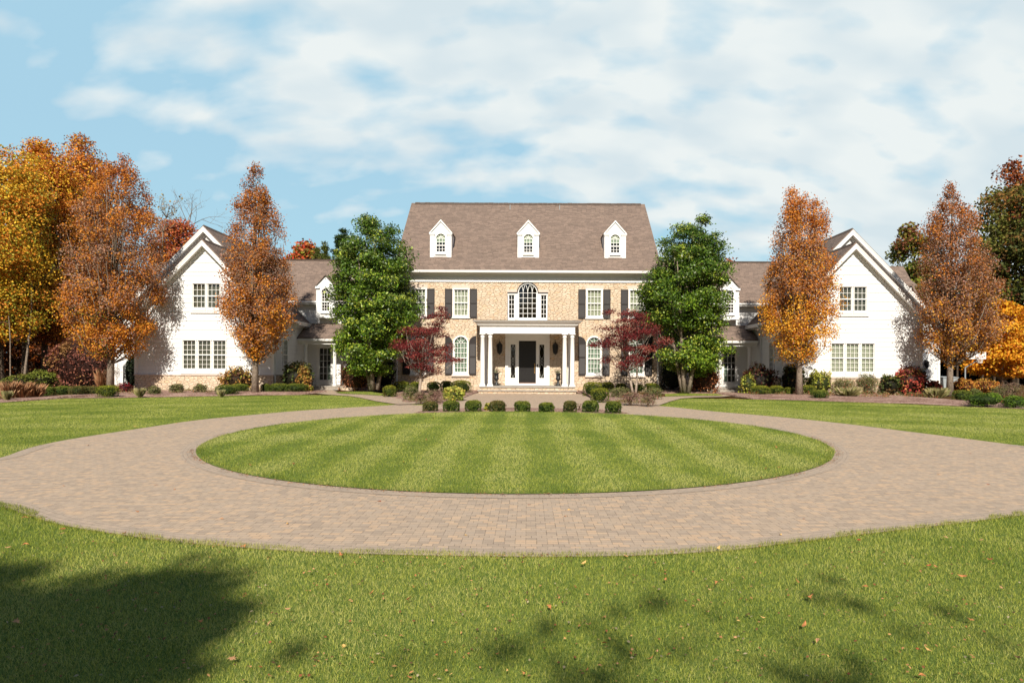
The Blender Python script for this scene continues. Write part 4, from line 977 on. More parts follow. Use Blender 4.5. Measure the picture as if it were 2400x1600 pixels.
# ------------------------------------------------------------------ trees
PEAR = dict(mauve=(.36, .21, .14), brown=(.31, .135, .055), rust=(.48, .16, .032), orange=(.66, .26, .03), gold=(.78, .41, .04), olive=(.24, .22, .03), green=(.10, .20, .02))
def mixpal(spec): return [PEAR[k] if isinstance(k, str) else k for k in spec]
def interp_rows(rows, z):
    zs = np.array([r[0] for r in rows]); o = np.argsort(zs); zs = zs[o]
    return np.interp(z, zs, np.array([r[1] for r in rows])[o]), np.interp(z, zs, np.array([r[2] for r in rows])[o])
def tree(name, label, cat, base, rows, n_leaf, L, Wd, colour, seed, group=None, ncl=260, trunk_r=.16, bark='bark', stems=1, depth=1.0, limbs=45, up=.3, mat='leaf', spread=(.22, .42), lump=.36, shell=.42, trunk_top=.88, sq=.75, lean=0.0, loosen=0.0):
    """rows: (z, xc, half width) in world units around the tree's axis; crown of leaves grouped in clumps, hung on a branching trunk"""
    rng = np.random.default_rng(seed); t = thing(name, base, label, cat, group); bx, by, bz = base
    zlo, zhi = min(r[0] for r in rows), max(r[0] for r in rows); H = zhi - zlo
    # clump centres
    zc = rng.uniform(zlo, zhi, ncl * 6); xc, hw = interp_rows(rows, zc); keep = rng.random(len(zc)) < (hw / hw.max()) ** 1.1; zc, xc, hw = zc[keep][:ncl], xc[keep][:ncl], hw[keep][:ncl]; n = len(zc)
    th = rng.uniform(0, 2 * math.pi, n); dirn = np.stack([np.cos(th) * 2, np.sin(th) * 2, zc * 1.0 * (3.0 / max(H, 1))], 1)
    Rf = hw * (1 - lump / 2 + lump * hash_noise(dirn, 1.1, seed)); rho = rng.random(n) ** shell
    rc = rng.uniform(*spread, n) * (0.55 + .45 * hw / hw.max())
    rr = np.maximum(Rf - rc * .8, 0.02) * rho
    C = np.stack([xc + rr * np.cos(th), by + rr * np.sin(th) * depth, zc], 1)
    per = rng.multinomial(n_leaf, (rc ** 1.6) / (rc ** 1.6).sum()); cid = np.repeat(np.arange(n), per)
    d = rng.normal(size=(n_leaf, 3)); d /= np.linalg.norm(d, axis=1)[:, None]; d *= (rng.random(n_leaf) ** .5)[:, None]
    far_ = np.where(rng.random(n_leaf) < loosen, 1.45, 1.0)[:, None]; P = C[cid] + d * far_ * rc[cid][:, None] * np.array([1.15, 1.15, sq]) * 1.25
    ok = (P[:, 2] > zlo - .3); P = P[ok]; cid = cid[ok]
    axis = np.stack([np.interp(P[:, 2], [zlo, zhi], [bx, interp_rows(rows, zhi)[0]]), np.full(len(P), by), P[:, 2] - .4], 1)
    V = leaf_arrays(P, rng, L, Wd, up, axis)
    tt = np.clip((P[:, 2] - zlo) / H, 0, 1); Ccl = rng.random(n)[cid]
    col_ = colour(P, tt, Ccl, rng)
    # trunk and limbs
    for_top = zlo + H * trunk_top; mb = MB(); topx = float(interp_rows(rows, for_top)[0])
    for sidx in range(stems):
        a = sidx * 2.4 + seed; ox = 0 if stems == 1 else math.cos(a) * trunk_r * 1.1; oy = 0 if stems == 1 else math.sin(a) * trunk_r * .9
        sprd = 0 if stems == 1 else H * .17; path = []; rad = []
        for k in range(9):
            f = k / 8; z = bz - .05 + (for_top - bz) * f
            path.append((bx + ox + (topx - bx) * f ** 1.5 + math.cos(a) * sprd * f + math.sin(f * 7 + a) * .05 * trunk_r * 8 * f + lean * f, by + oy + math.sin(a) * sprd * f + math.cos(f * 5 + a) * .05 * f, z)); rad.append(trunk_r * (1.25 if k == 0 else 1) * (1 - .88 * f) / (1 if stems == 1 else 1.35) + .012)
        mb.tube(path, rad, 8)
    pth = np.array(path)
    order = rng.permutation(n)[:limbs]
    for i in order:
        c = C[i]; f = np.clip((c[2] - bz) * rng.uniform(.42, .66) / (for_top - bz), .05, .95)
        zlow = max(zlo - .15, bz + (for_top - bz) * f); f = (zlow - bz) / (for_top - bz); s0 = np.array([np.interp(f, np.linspace(0, 1, 9), pth[:, k]) for k in range(3)])
        if c[2] - s0[2] < .15: s0[2] = max(c[2] - .5, bz + .3)
        mid = s0 * .5 + c * .5 + np.array([(c[0] - s0[0]) * .22, (c[1] - s0[1]) * .22, -.06 * abs(c[0] - s0[0])]) + rng.normal(size=3) * .06
        r0 = trunk_r * .22 * (1 - f * .6) + .006; mb.tube([s0, mid, c], [r0, r0 * .6, .006], 5)
    tr = mb.build('trunk', M[bark], t)
    for p in tr.data.polygons: p.use_smooth = True
    quads_obj('crown', V, col_, M[mat], t)
    return t
def rows_px(rows, Y, k=1.0):
    out = []
    for (py, xl, xr) in rows:
        xm = (xl + xr) / 2; x, _, z = W(xm, py, Y); out.append((z, x, (xr - xl) / 2 * Y / F * k))
    return out
def col_grad(stops, patch=.5, vary=.25, sc=.8, seed=1):
    """stops: list of (t, [colours], [weights]) from crown bottom to top; leaves keep to their clump's hue"""
    def f(P, tt, cl, rng):
        n = len(P); out = np.zeros((n, 3)); nz = hash_noise(P, sc, seed); q_ = np.clip(tt + (nz - .5) * patch, 0, .9999)
        ts = np.array([s_[0] for s_ in stops]); band = np.clip(np.searchsorted(ts, q_, 'right') - 1, 0, len(stops) - 1)
        nxt = np.minimum(band + 1, len(stops) - 1); w0 = ts[band]; w1 = ts[nxt]; mixf = np.where(nxt > band, (q_ - w0) / np.maximum(w1 - w0, 1e-6), 0)
        b = np.where(rng.random(n) < mixf, nxt, band)
        for k, (_, cs, ws) in enumerate(stops):
            m = b == k; cs_ = np.array(mixpal(cs)); u = np.clip(cl[m] * .55 + rng.random(m.sum()) * .45, 0, .999); cum = np.cumsum(ws) / np.sum(ws)
            # the mean of two uniforms is peaked; spread it evenly again
            u = np.argsort(np.argsort(u)) / max(1, m.sum()); out[m] = cs_[np.searchsorted(cum, np.clip(u, 0, .9999))]
        return out * (1 + rng.uniform(-vary, vary, (n, 1))) * (.9 + .2 * rng.random((n, 3)))
    return f
def pear(px, py, Y, rows, label, seed, stops, n_leaf=26000, **kw):
    x, _, z = W(px, py, Y)
    return tree('pear_tree', label, 'tree', (x, Y, z), rows_px(rows, Y, 1.0), int(n_leaf * 1.75), .088, .07, col_grad(stops, .45, .28, .9, seed), seed, 'columnar trees in front of the wings', ncl=430, trunk_r=.15, limbs=120, up=.15, lump=.34, loosen=.25, sq=1.25, **({'spread': (.20, .38), 'shell': .40} | {k: v for k, v in kw.items() if k != 'shell'}))
YT = 33.8
pear(258, 918, YT, [(358, 276, 284), (372, 258, 300), (395, 235, 322), (426, 218, 345), (470, 200, 362), (510, 185, 374), (560, 178, 380), (595, 173, 380), (640, 165, 383), (679, 158, 382), (720, 155, 378), (763, 160, 370), (790, 172, 352), (815, 195, 330), (845, 232, 292)],
     'widest columnar tree in full orange-brown leaf, before the left end of the left wing', 11,
     [(0, ['gold', 'orange', 'rust', 'olive'], [3, 5, 2, 1]), (.22, ['orange', 'rust', 'mauve'], [4, 3, 3]), (.5, ['mauve', 'brown', 'orange', 'rust'], [5, 2, 2, 2]), (.75, ['rust', 'orange', 'brown'], [5, 4, 2]), (1, ['rust', 'brown'], [3, 2])], n_leaf=34000)
pear(598, 917, YT, [(372, 600, 604), (390, 590, 614), (440, 568, 632), (510, 541, 658), (560, 528, 668), (612, 519, 677), (653, 510, 684), (690, 508, 692), (735, 511, 690), (770, 525, 680), (796, 542, 662), (820, 560, 640), (842, 580, 616)],
     'slender reddish brown columnar tree before the inner side of the left wing', 12,
     [(0, ['gold', 'orange', 'rust'], [3, 5, 2]), (.18, ['orange', 'rust', 'mauve'], [4, 2, 3]), (.4, ['mauve', 'brown', 'rust', 'orange'], [5, 3, 2, 2]), (.75, ['brown', 'rust', 'orange'], [4, 4, 2]), (1, ['brown', 'rust'], [3, 2])], n_leaf=25000, shell=.5)
pear(1873, 922, YT, [(422, 1866, 1878), (445, 1848, 1896), (470, 1832, 1915), (500, 1824, 1936), (540, 1816, 1948), (571, 1810, 1942), (620, 1798, 1950), (660, 1790, 1953), (714, 1784, 1962), (775, 1784, 1964), (800, 1797, 1950), (822, 1812, 1930), (848, 1848, 1892)],
     'columnar tree in golden orange leaf before the inner side of the right wing', 13,
     [(0, ['gold', 'orange', 'olive'], [6, 3, 1]), (.25, ['gold', 'orange', 'rust', 'mauve'], [4, 4, 2, 1]), (.5, ['orange', 'mauve', 'rust', 'brown'], [3, 4, 2, 2]), (.8, ['rust', 'orange', 'brown'], [4, 4, 1]), (1, ['rust', 'orange'], [2, 2])], n_leaf=27000)
pear(2226, 926, YT, [(432, 2222, 2238), (476, 2200, 2260), (500, 2188, 2275), (520, 2170, 2290), (552, 2160, 2300), (609, 2152, 2322), (667, 2150, 2338), (724, 2146, 2348), (782, 2148, 2344), (812, 2170, 2320), (835, 2192, 2275), (856, 2215, 2240)],
     'purplish brown columnar tree with thinning leaves at the far right corner of the house', 14,
     [(0, ['orange', 'gold', 'brown'], [4, 3, 3]), (.2, ['brown', 'orange', 'mauve', 'gold'], [3, 2, 4, 1]), (.45, ['mauve', 'brown', 'rust'], [5, 4, 1]), (.75, ['brown', 'mauve', 'rust', 'orange'], [4, 2, 3, 1]), (1, ['rust', 'brown'], [3, 2])], n_leaf=27000, shell=.5)
GREEN = [(.04, .085, .010), (.085, .155, .014), (.18, .28, .022), (.40, .47, .06), (.025, .05, .01)]
def holly(px, py, Y, rows, label, seed):
    x, _, z = W(px, py, Y)
    cf = col_grad([(0, [GREEN[2], GREEN[1], GREEN[3], GREEN[0]], [4, 3, 2, 2]), (.35, [GREEN[1], GREEN[2], GREEN[0], GREEN[3]], [4, 3, 3, 1]), (1, [GREEN[0], GREEN[1], (.16, .20, .05), GREEN[3]], [3, 3, 2, 1])], .6, .3, .8, seed)
    return tree('magnolia_tree', label, 'tree', (x, Y, z), rows_px(rows, Y), 66000, .15, .075, cf, seed, 'green trees at the corners of the stone centre', ncl=300, loosen=.12, trunk_r=.15, bark='bark', stems=4, limbs=30, up=.45, mat='leaf_gloss', spread=(.34, .6), lump=.34, shell=.38, trunk_top=.7, sq=.6)
holly(877, 911, 36.3, [(503, 848, 862), (526, 826, 925), (556, 796, 944), (587, 784, 958), (618, 775, 968), (648, 768, 976), (694, 760, 990), (725, 770, 990), (755, 775, 974), (786, 778, 960), (817, 770, 950), (838, 790, 930), (856, 800, 925), (874, 822, 910)], 'dense green broadleaf tree with several trunks at the left corner of the stone centre', 21)
holly(1607, 917, 36.3, [(510, 1640, 1660), (541, 1555, 1680), (572, 1542, 1698), (602, 1532, 1706), (627, 1524, 1712), (664, 1496, 1712), (694, 1486, 1712), (740, 1500, 1716), (771, 1548, 1706), (801, 1560, 1705), (832, 1545, 1712), (856, 1560, 1695), (876, 1580, 1670)], 'dense green broadleaf tree with several trunks at the right corner of the stone centre', 22)
def maple(px, py, Y, rows, label, seed, stems=1, nl=13500, lump=.6):
    x, _, z = W(px, py, Y)
    cf = col_grad([(0, [(.19, .030, .028), (.11, .017, .018), (.30, .07, .05)], [4, 3, 2]), (1, [(.16, .024, .025), (.10, .015, .017), (.26, .05, .04), (.36, .16, .11)], [4, 3, 2, 1])], .5, .3, 1.0, seed)
    return tree('japanese_maple', label, 'tree', (x, Y, z), rows_px(rows, Y), nl, .085, .055, cf, seed, 'dark red maples before the stone front', ncl=80, trunk_r=.075, bark='bark_pale', stems=stems, limbs=60, up=.5, spread=(.28, .48), lump=lump, shell=.4, trunk_top=.75, sq=.42)
maple(983, 928, 33.3, [(722, 1025, 1055), (748, 965, 1058), (770, 935, 1055), (800, 908, 1078), (822, 915, 1098), (850, 945, 1096), (868, 985, 1075), (880, 1010, 1050)], 'open dark red small maple on one pale trunk, left of the portico', 31, 1, 10500, .85)
maple(1487, 921, 34.5, [(708, 1425, 1445), (735, 1415, 1520), (760, 1405, 1545), (790, 1380, 1562), (812, 1392, 1560), (840, 1412, 1535), (862, 1432, 1525)], 'fuller dark red small maple on two trunks, right of the portico', 32, 2)

def forest(px, Y, rows, label, seed, cols, n_leaf=9000, L=.26, name='forest_tree', trunk_r=.22, group='autumn woodland beside the house', bark='bark_dark', **kw):
    x = W(px, 862, Y)[0]; kw.setdefault('ncl', 130); kw.setdefault('limbs', 34); kw.setdefault('spread', (.6, 1.1)); kw.setdefault('lump', .5)
    cf = col_grad(cols, .7, .3, .35, seed)
    return tree(name, label, 'tree', (x, Y, 0), rows_px(rows, Y), n_leaf, L, L * .8, cf, seed, group, trunk_r=trunk_r, bark=bark, up=.3, **kw)
YEL, OLV, ORG, RST, DKB, RED = (.78, .46, .04), (.22, .22, .025), (.66, .25, .03), (.36, .10, .02), (.12, .045, .02), (.55, .07, .03)
forest(-10, 43, [(350, -40, 40), (380, -80, 95), (430, -110, 112), (520, -120, 120), (600, -120, 125), (680, -110, 110), (760, -100, 95), (800, -60, 60)], 'tall yellow-green tree at the left edge of the photo', 41, [(0, [YEL, ORG, OLV, DKB], [3, 3, 3, 2]), (.4, [YEL, OLV, (.42, .36, .04), ORG], [5, 3, 3, 3]), (1, [YEL, (.46, .38, .05), ORG], [4, 3, 3])], 58000, .15, ncl=280, shell=.38)
forest(105, 47, [(328, 82, 100), (345, 65, 120), (375, 50, 160), (440, 40, 185), (540, 45, 190), (640, 40, 190), (740, 50, 185), (800, 70, 160)], 'orange and red tree peaking between the yellow-green tree and the first columnar tree', 42, [(0, [RST, ORG, DKB], [4, 3, 4]), (.4, [ORG, YEL, RST], [4, 3, 3]), (.85, [ORG, RST, YEL], [3, 2, 3]), (1, [RED, ORG], [4, 2])], 52000, .155, ncl=260)
forest(190, 51, [(308, 180, 198), (330, 165, 215), (355, 150, 240), (400, 135, 262), (480, 130, 270), (600, 130, 270), (700, 130, 270), (790, 150, 250)], 'thin topped pale orange tree rising behind the first columnar tree', 43, [(0, [RST, DKB], [3, 4]), (.5, [ORG, RST, YEL], [4, 2, 2]), (1, [(.50, .24, .10), ORG, (.34, .18, .12)], [4, 3, 3])], 34000, .17, ncl=210, shell=.6)
forest(30, 55, [(560, -60, 130), (640, -100, 160), (720, -110, 180), (800, -100, 180), (870, -60, 150)], 'low rusty understory tree behind the tall trunks at far left', 44, [(0, [DKB, RST, (.03, .02, .01)], [4, 2, 3]), (1, [RST, ORG, DKB], [4, 2, 4])], 13000, .28, trunk_r=.15)
forest(160, 58, [(560, 80, 240), (640, 70, 290), (720, 60, 310), (800, 70, 320), (880, 90, 310)], 'dark rusty understory tree behind the copper shrub', 45, [(0, [DKB, RST, (.03, .02, .01)], [4, 2, 4]), (1, [RST, ORG, DKB], [4, 2, 4])], 13000, .28, trunk_r=.15)
forest(-130, 50, [(330, -170, -90), (420, -260, -60), (600, -280, -50), (800, -250, -60)], 'orange-brown tree just outside the left edge', 46, [(0, [RST, DKB], [3, 3]), (1, [ORG, RST, YEL], [3, 3, 2])], 9000, .3)
forest(425, 72, [(522, 395, 430), (535, 370, 465), (560, 360, 485), (620, 350, 490), (700, 350, 490)], 'red-orange tree showing behind the gable of the left wing', 47, [(0, [RST, ORG], [3, 3]), (1, [(.48, .11, .05), (.50, .20, .06), (.38, .15, .08)], [4, 3, 3])], 15000, .24, lump=.4)
forest(715, 75, [(567, 700, 722), (585, 682, 752), (620, 675, 765), (700, 680, 760)], 'small red-orange treetop above the left connector roof', 48, [(0, [RST, OLV], [3, 3]), (1, [RED, (.5, .16, .04), (.2, .2, .05)], [4, 3, 2])], 6000, .36)
forest(1718, 85, [(610, 1702, 1724), (620, 1690, 1735), (700, 1680, 1745)], 'tiny red-brown treetop above the right connector roof', 49, [(0, [RST], [1]), (1, [(.42, .14, .06), RST], [3, 3])], 2500, .36)
forest(2150, 62, [(530, 2120, 2150), (560, 2100, 2180), (600, 2085, 2200), (680, 2082, 2210), (780, 2090, 2220)], 'olive tree with a brown top behind the garage roof', 51, [(0, [OLV, (.10, .12, .02)], [3, 3]), (.85, [(.20, .21, .03), OLV, (.10, .13, .02)], [4, 3, 2]), (1, [(.24, .09, .04), (.20, .18, .03)], [4, 3])], 14000, .28)
forest(2350, 54, [(440, 2320, 2390), (465, 2290, 2440), (520, 2278, 2470), (620, 2270, 2480), (740, 2265, 2480), (850, 2280, 2460)], 'big dark olive tree at the right edge of the photo', 52, [(0, [DKB, (.06, .08, .015), OLV], [3, 4, 2]), (.6, [(.11, .115, .02), (.06, .075, .015), (.20, .11, .03)], [4, 4, 2]), (1, [(.20, .19, .04), (.12, .12, .02), (.28, .15, .04)], [3, 4, 2])], 30000, .26, ncl=190)
forest(2375, 62, [(378, 2370, 2392), (400, 2345, 2430), (430, 2335, 2470), (480, 2340, 2480), (560, 2330, 2480)], 'russet treetop above the big dark olive tree', 53, [(0, [DKB, RST], [3, 3]), (1, [(.30, .10, .06), RST, (.2, .08, .05)], [4, 3, 3])], 8000, .28)
forest(2352, 43, [(668, 2285, 2305), (690, 2275, 2330), (725, 2270, 2390), (780, 2260, 2440), (830, 2262, 2450), (865, 2268, 2420), (882, 2300, 2400)], 'bright golden orange tree with a thin pale trunk at the right edge', 54, [(0, [(.72, .30, .02), (.75, .42, .03), ORG], [4, 4, 2]), (1, [(.74, .38, .025), (.70, .27, .02), (.80, .48, .05)], [4, 3, 2])], 17000, .19, trunk_r=.09, ncl=150, spread=(.4, .75), sq=.45, bark='bark_pale')
forest(2500, 58, [(440, 2480, 2540), (560, 2440, 2640), (800, 2440, 2640)], 'dark brown tree just outside the right edge', 55, [(0, [DKB, RST], [3, 3]), (1, [OLV, DKB], [3, 3])], 8000, .3)
for i, (px, lab) in enumerate(((2215, 'evergreen with shade-black leaves right of the far right wall'), (2285, 'evergreen with shade-black leaves behind the basketball hoop'), (2365, 'evergreen with shade-black leaves behind the golden orange tree'), (2450, 'evergreen with shade-black leaves beyond the right edge'))):  # shade of the wood put into near-black leaf colours
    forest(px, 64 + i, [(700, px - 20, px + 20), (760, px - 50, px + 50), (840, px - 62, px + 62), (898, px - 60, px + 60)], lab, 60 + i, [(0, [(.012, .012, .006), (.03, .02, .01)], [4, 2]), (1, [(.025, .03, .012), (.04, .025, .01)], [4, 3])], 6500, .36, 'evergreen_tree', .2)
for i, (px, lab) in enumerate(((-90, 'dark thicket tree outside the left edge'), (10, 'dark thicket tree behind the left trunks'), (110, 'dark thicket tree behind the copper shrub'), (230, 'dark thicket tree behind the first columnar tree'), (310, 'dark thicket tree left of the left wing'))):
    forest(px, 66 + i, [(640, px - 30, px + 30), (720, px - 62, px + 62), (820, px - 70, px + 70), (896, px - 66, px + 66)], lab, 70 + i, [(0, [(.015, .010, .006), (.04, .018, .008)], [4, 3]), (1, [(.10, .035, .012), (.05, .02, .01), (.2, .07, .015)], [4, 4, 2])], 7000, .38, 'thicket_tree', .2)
# slim bare and half bare trunks in the left wood
def trunk_only(name, path_px, Y, r, label, bark, twigs, seed, cat='tree', group=None, leaves=0):
    rng = np.random.default_rng(seed); P = [W(px, py, Y) for px, py in path_px]; P[0] = (P[0][0], Y, 0.0) if path_px[0][1] > 880 else P[0]
    t = thing(name, P[0], label, cat, group); mb = MB(); n = len(P); mb.tube(P, [r * (1 - .8 * k / (n - 1)) + .01 for k in range(n)], 7); tips = []
    def grow(p, d, ln, r_, lv):
        q1 = p + d * ln * .5 + Vector(rng.normal(size=3)) * ln * .06; q2 = q1 + (d + Vector(rng.normal(size=3)) * .18).normalized() * ln * .5
        mb.tube([p, q1, q2], [r_, r_ * .8, r_ * .55], 4, False); tips.append(q2)
        if lv > 0:
            for k in range(3):
                nd = (d + Vector(rng.normal(size=3)) * .55 + Vector((0, 0, .12))).normalized(); grow(q1 if k == 0 else q2, nd, ln * rng.uniform(.55, .8), r_ * .55, lv - 1)
    for k in range(twigs):
        i = int(rng.integers(max(1, n // 2), n)); b = Vector(P[i]); d = Vector((rng.normal() * .8, rng.normal() * .6, .8)).normalized(); grow(b, d, rng.uniform(.9, 1.8) * r * 9, r * .38, 3 if r > .1 else 2)
    o = mb.build('trunk', M[bark], t)
    if leaves:
        Q = np.array([tips[int(rng.integers(len(tips)))] for _ in range(leaves)]) + rng.normal(size=(leaves, 3)) * .15
        quads_obj('crown', leaf_arrays(Q, rng, .2, .15), palette(rng, leaves, [(.5, .26, .08), (.4, .3, .08)]), M['leaf'], t)
trunk_only('bare_tree', [(378, 905), (380, 700), (380, 600), (382, 545), (390, 510), (398, 485)], 60, .085, 'nearly bare pale-twigged tree above the left wing roof', 'bark', 14, 81, leaves=120)
trunk_only('bare_tree', [(415, 900), (428, 620), (436, 545), (440, 530)], 80, .14, 'faint bare twigs beside the gable peak of the left wing', 'bark', 5, 82)
trunk_only('slender_tree', [(56, 892), (60, 860), (66, 810), (70, 770), (74, 720), (75, 660)], 43, .08, 'pale slanting bare trunk in the left wood', 'bark', 1, 83)
trunk_only('slender_tree', [(25, 892), (24, 860), (24, 800), (22, 760), (20, 740)], 41, .03, 'thin pale sapling trunk near the left edge', 'bark', 1, 84)
trunk_only('slender_tree', [(58, 900), (58, 800), (56, 700), (58, 600)], 44, .20, 'thick dark trunk in the left wood', 'bark_dark', 2, 85)
trunk_only('slender_tree', [(4, 900), (2, 780), (6, 650)], 44.5, .18, 'dark trunk at the very left edge', 'bark_dark', 2, 86)
for i, px in enumerate((2243, 2302, 2330, 2385)):
    trunk_only('slender_tree', [(px, 905), (px + 1, 850), (px - 2, 780)], 50 + i, .09, ('dark trunk right of the bins', 'dark trunk right of the hoop post', 'dark trunk left of the pale golden tree trunk', 'dark trunk at the right edge')[i], 'bark_dark', 1, 90 + i)
# conifers behind the left connector
def conifer(px, ytop, ybot, halfw, Y, label, seed, cols, n=9000):
    rng = np.random.default_rng(seed); x, _, zt = W(px, ytop, Y); t = thing('conifer_tree', (x, Y, 0), label, 'tree'); hw = halfw * Y / F; zb = W(px, ybot, Y)[2]
    mb = MB(); mb.tube([(x, Y, 0), (x, Y, zt)], [.2, .02], 7); P = []
    for k in range(90):
        f = rng.random() ** .8; z = zt - (zt - zb) * f; a = rng.uniform(0, 2 * math.pi); l = hw * (.12 + f * .95) * rng.uniform(.7, 1.1); d = np.array([math.cos(a), math.sin(a), -.15 + .35 * (1 - f)])
        mb.tube([(x, Y, z), tuple(np.array([x, Y, z]) + d * l)], [.03, .008], 4, False); m = n // 90; u = rng.random(m) ** .7; P.append(np.array([x, Y, z]) + d * l * u[:, None] + rng.normal(size=(m, 3)) * np.array([.13, .13, .10]))
    mb.build('trunk', M['bark_dark'], t); P = np.vstack(P); quads_obj('crown', leaf_arrays(P, rng, .28, .07, .2), palette(rng, len(P), cols, .3), M['leaf'], t)
conifer(803, 540, 700, 62, 58, 'dark drooping conifer behind the left green tree', 95, [(.03, .06, .015), (.06, .10, .02), (.02, .04, .012)], 11000)
conifer(762, 568, 700, 26, 64, 'small olive conifer above the left connector roof', 96, [(.12, .14, .03), (.08, .11, .02)], 6000)
conifer(742, 580, 700, 30, 66, 'rounder olive conifer beside the red treetop', 97, [(.14, .15, .03), (.09, .11, .02)], 6000)

# trees behind the camera whose shadows fall on the foreground lawn
def back_tree(x, Y, rows, label, seed, n_leaf, ncl, **kw):
    return tree('shade_tree', label, 'tree', (x, Y, 0), rows, n_leaf, .24, .19, col_grad([(0, [ORG, OLV], [2, 3]), (1, [YEL, OLV, ORG], [3, 3, 2])], .5, .3, .5, seed), seed, 'trees standing behind the camera', trunk_r=.2, ncl=ncl, limbs=24, bark='bark_dark', **({'spread': (.35, .6)} | kw))
back_tree(-4.1, -11.2, [(11.65, -2.85, .15), (11.35, -2.80, .55), (11.05, -2.85, .9), (10.8, -2.95, 1.15), (10.4, -3.15, 1.45), (9.7, -3.4, 1.9), (8, -3.9, 2.8), (5, -4.6, 2.6)], 'tall tree behind the camera shading the lower left lawn', 201, 60000, 420, depth=.5, lump=.2, shell=.5, loosen=.3)
back_tree(-5.6, -11.8, [(12.55, -3.75, .10), (12.2, -4.1, .5), (11.7, -4.7, 1.1), (10, -5.4, 1.9), (6, -5.6, 2.2)], 'slimmer tree behind the camera at the far left', 202, 24000, 200, depth=.5, lump=.2)
back_tree(.2, -11.2, [(11.45, -.2, .15), (11.15, -.2, .35), (10.9, -.1, .8), (10.6, 0, 1.2), (9.5, .1, 1.6), (7, .1, 2.0)], 'thin leaved tree behind the camera casting faint middle shade', 203, 560, 150, depth=.6, spread=(.6, 1.0), loosen=.5)
back_tree(2.4, -11.2, [(11.0, 1.1, .3), (10.75, 1.25, .8), (10.4, 1.5, 1.2), (9, 1.9, 1.5), (6.5, 2.1, 2.0)], 'thin leaved tree behind the camera casting faint shade to the right', 204, 520, 150, depth=.6, spread=(.6, 1.0), loosen=.5)
for i, (bx_, by_, bh_) in enumerate(((-34, -20, 15), (-25, -24, 17), (-16, -26, 16), (-7, -25, 17), (2, -26, 16), (11, -24, 17), (20, -25, 16), (29, -22, 16), (37, -18, 14))):  # unseen trees added to cut ambient light and darken window reflections
    tree('sky_block_tree', ('first', 'second', 'third', 'fourth', 'fifth', 'sixth', 'seventh', 'eighth', 'ninth')[i] + ' tree from the left in the unseen row added behind the camera to block sky light', 'tree', (bx_, by_, 0), [(bh_, bx_, .8), (bh_ - 2, bx_, 3), (bh_ * .6, bx_, 5), (3, bx_, 5), (.8, bx_, 4)], 5200, .55, .5, col_grad([(0, [OLV, DKB], [2, 3]), (1, [ORG, OLV, YEL], [3, 4, 2])], .6, .3, .4, 300 + i), 300 + i, 'trees added behind the camera to block sky light', trunk_r=.3, ncl=110, limbs=16, spread=(1.0, 1.7), bark='bark_dark')

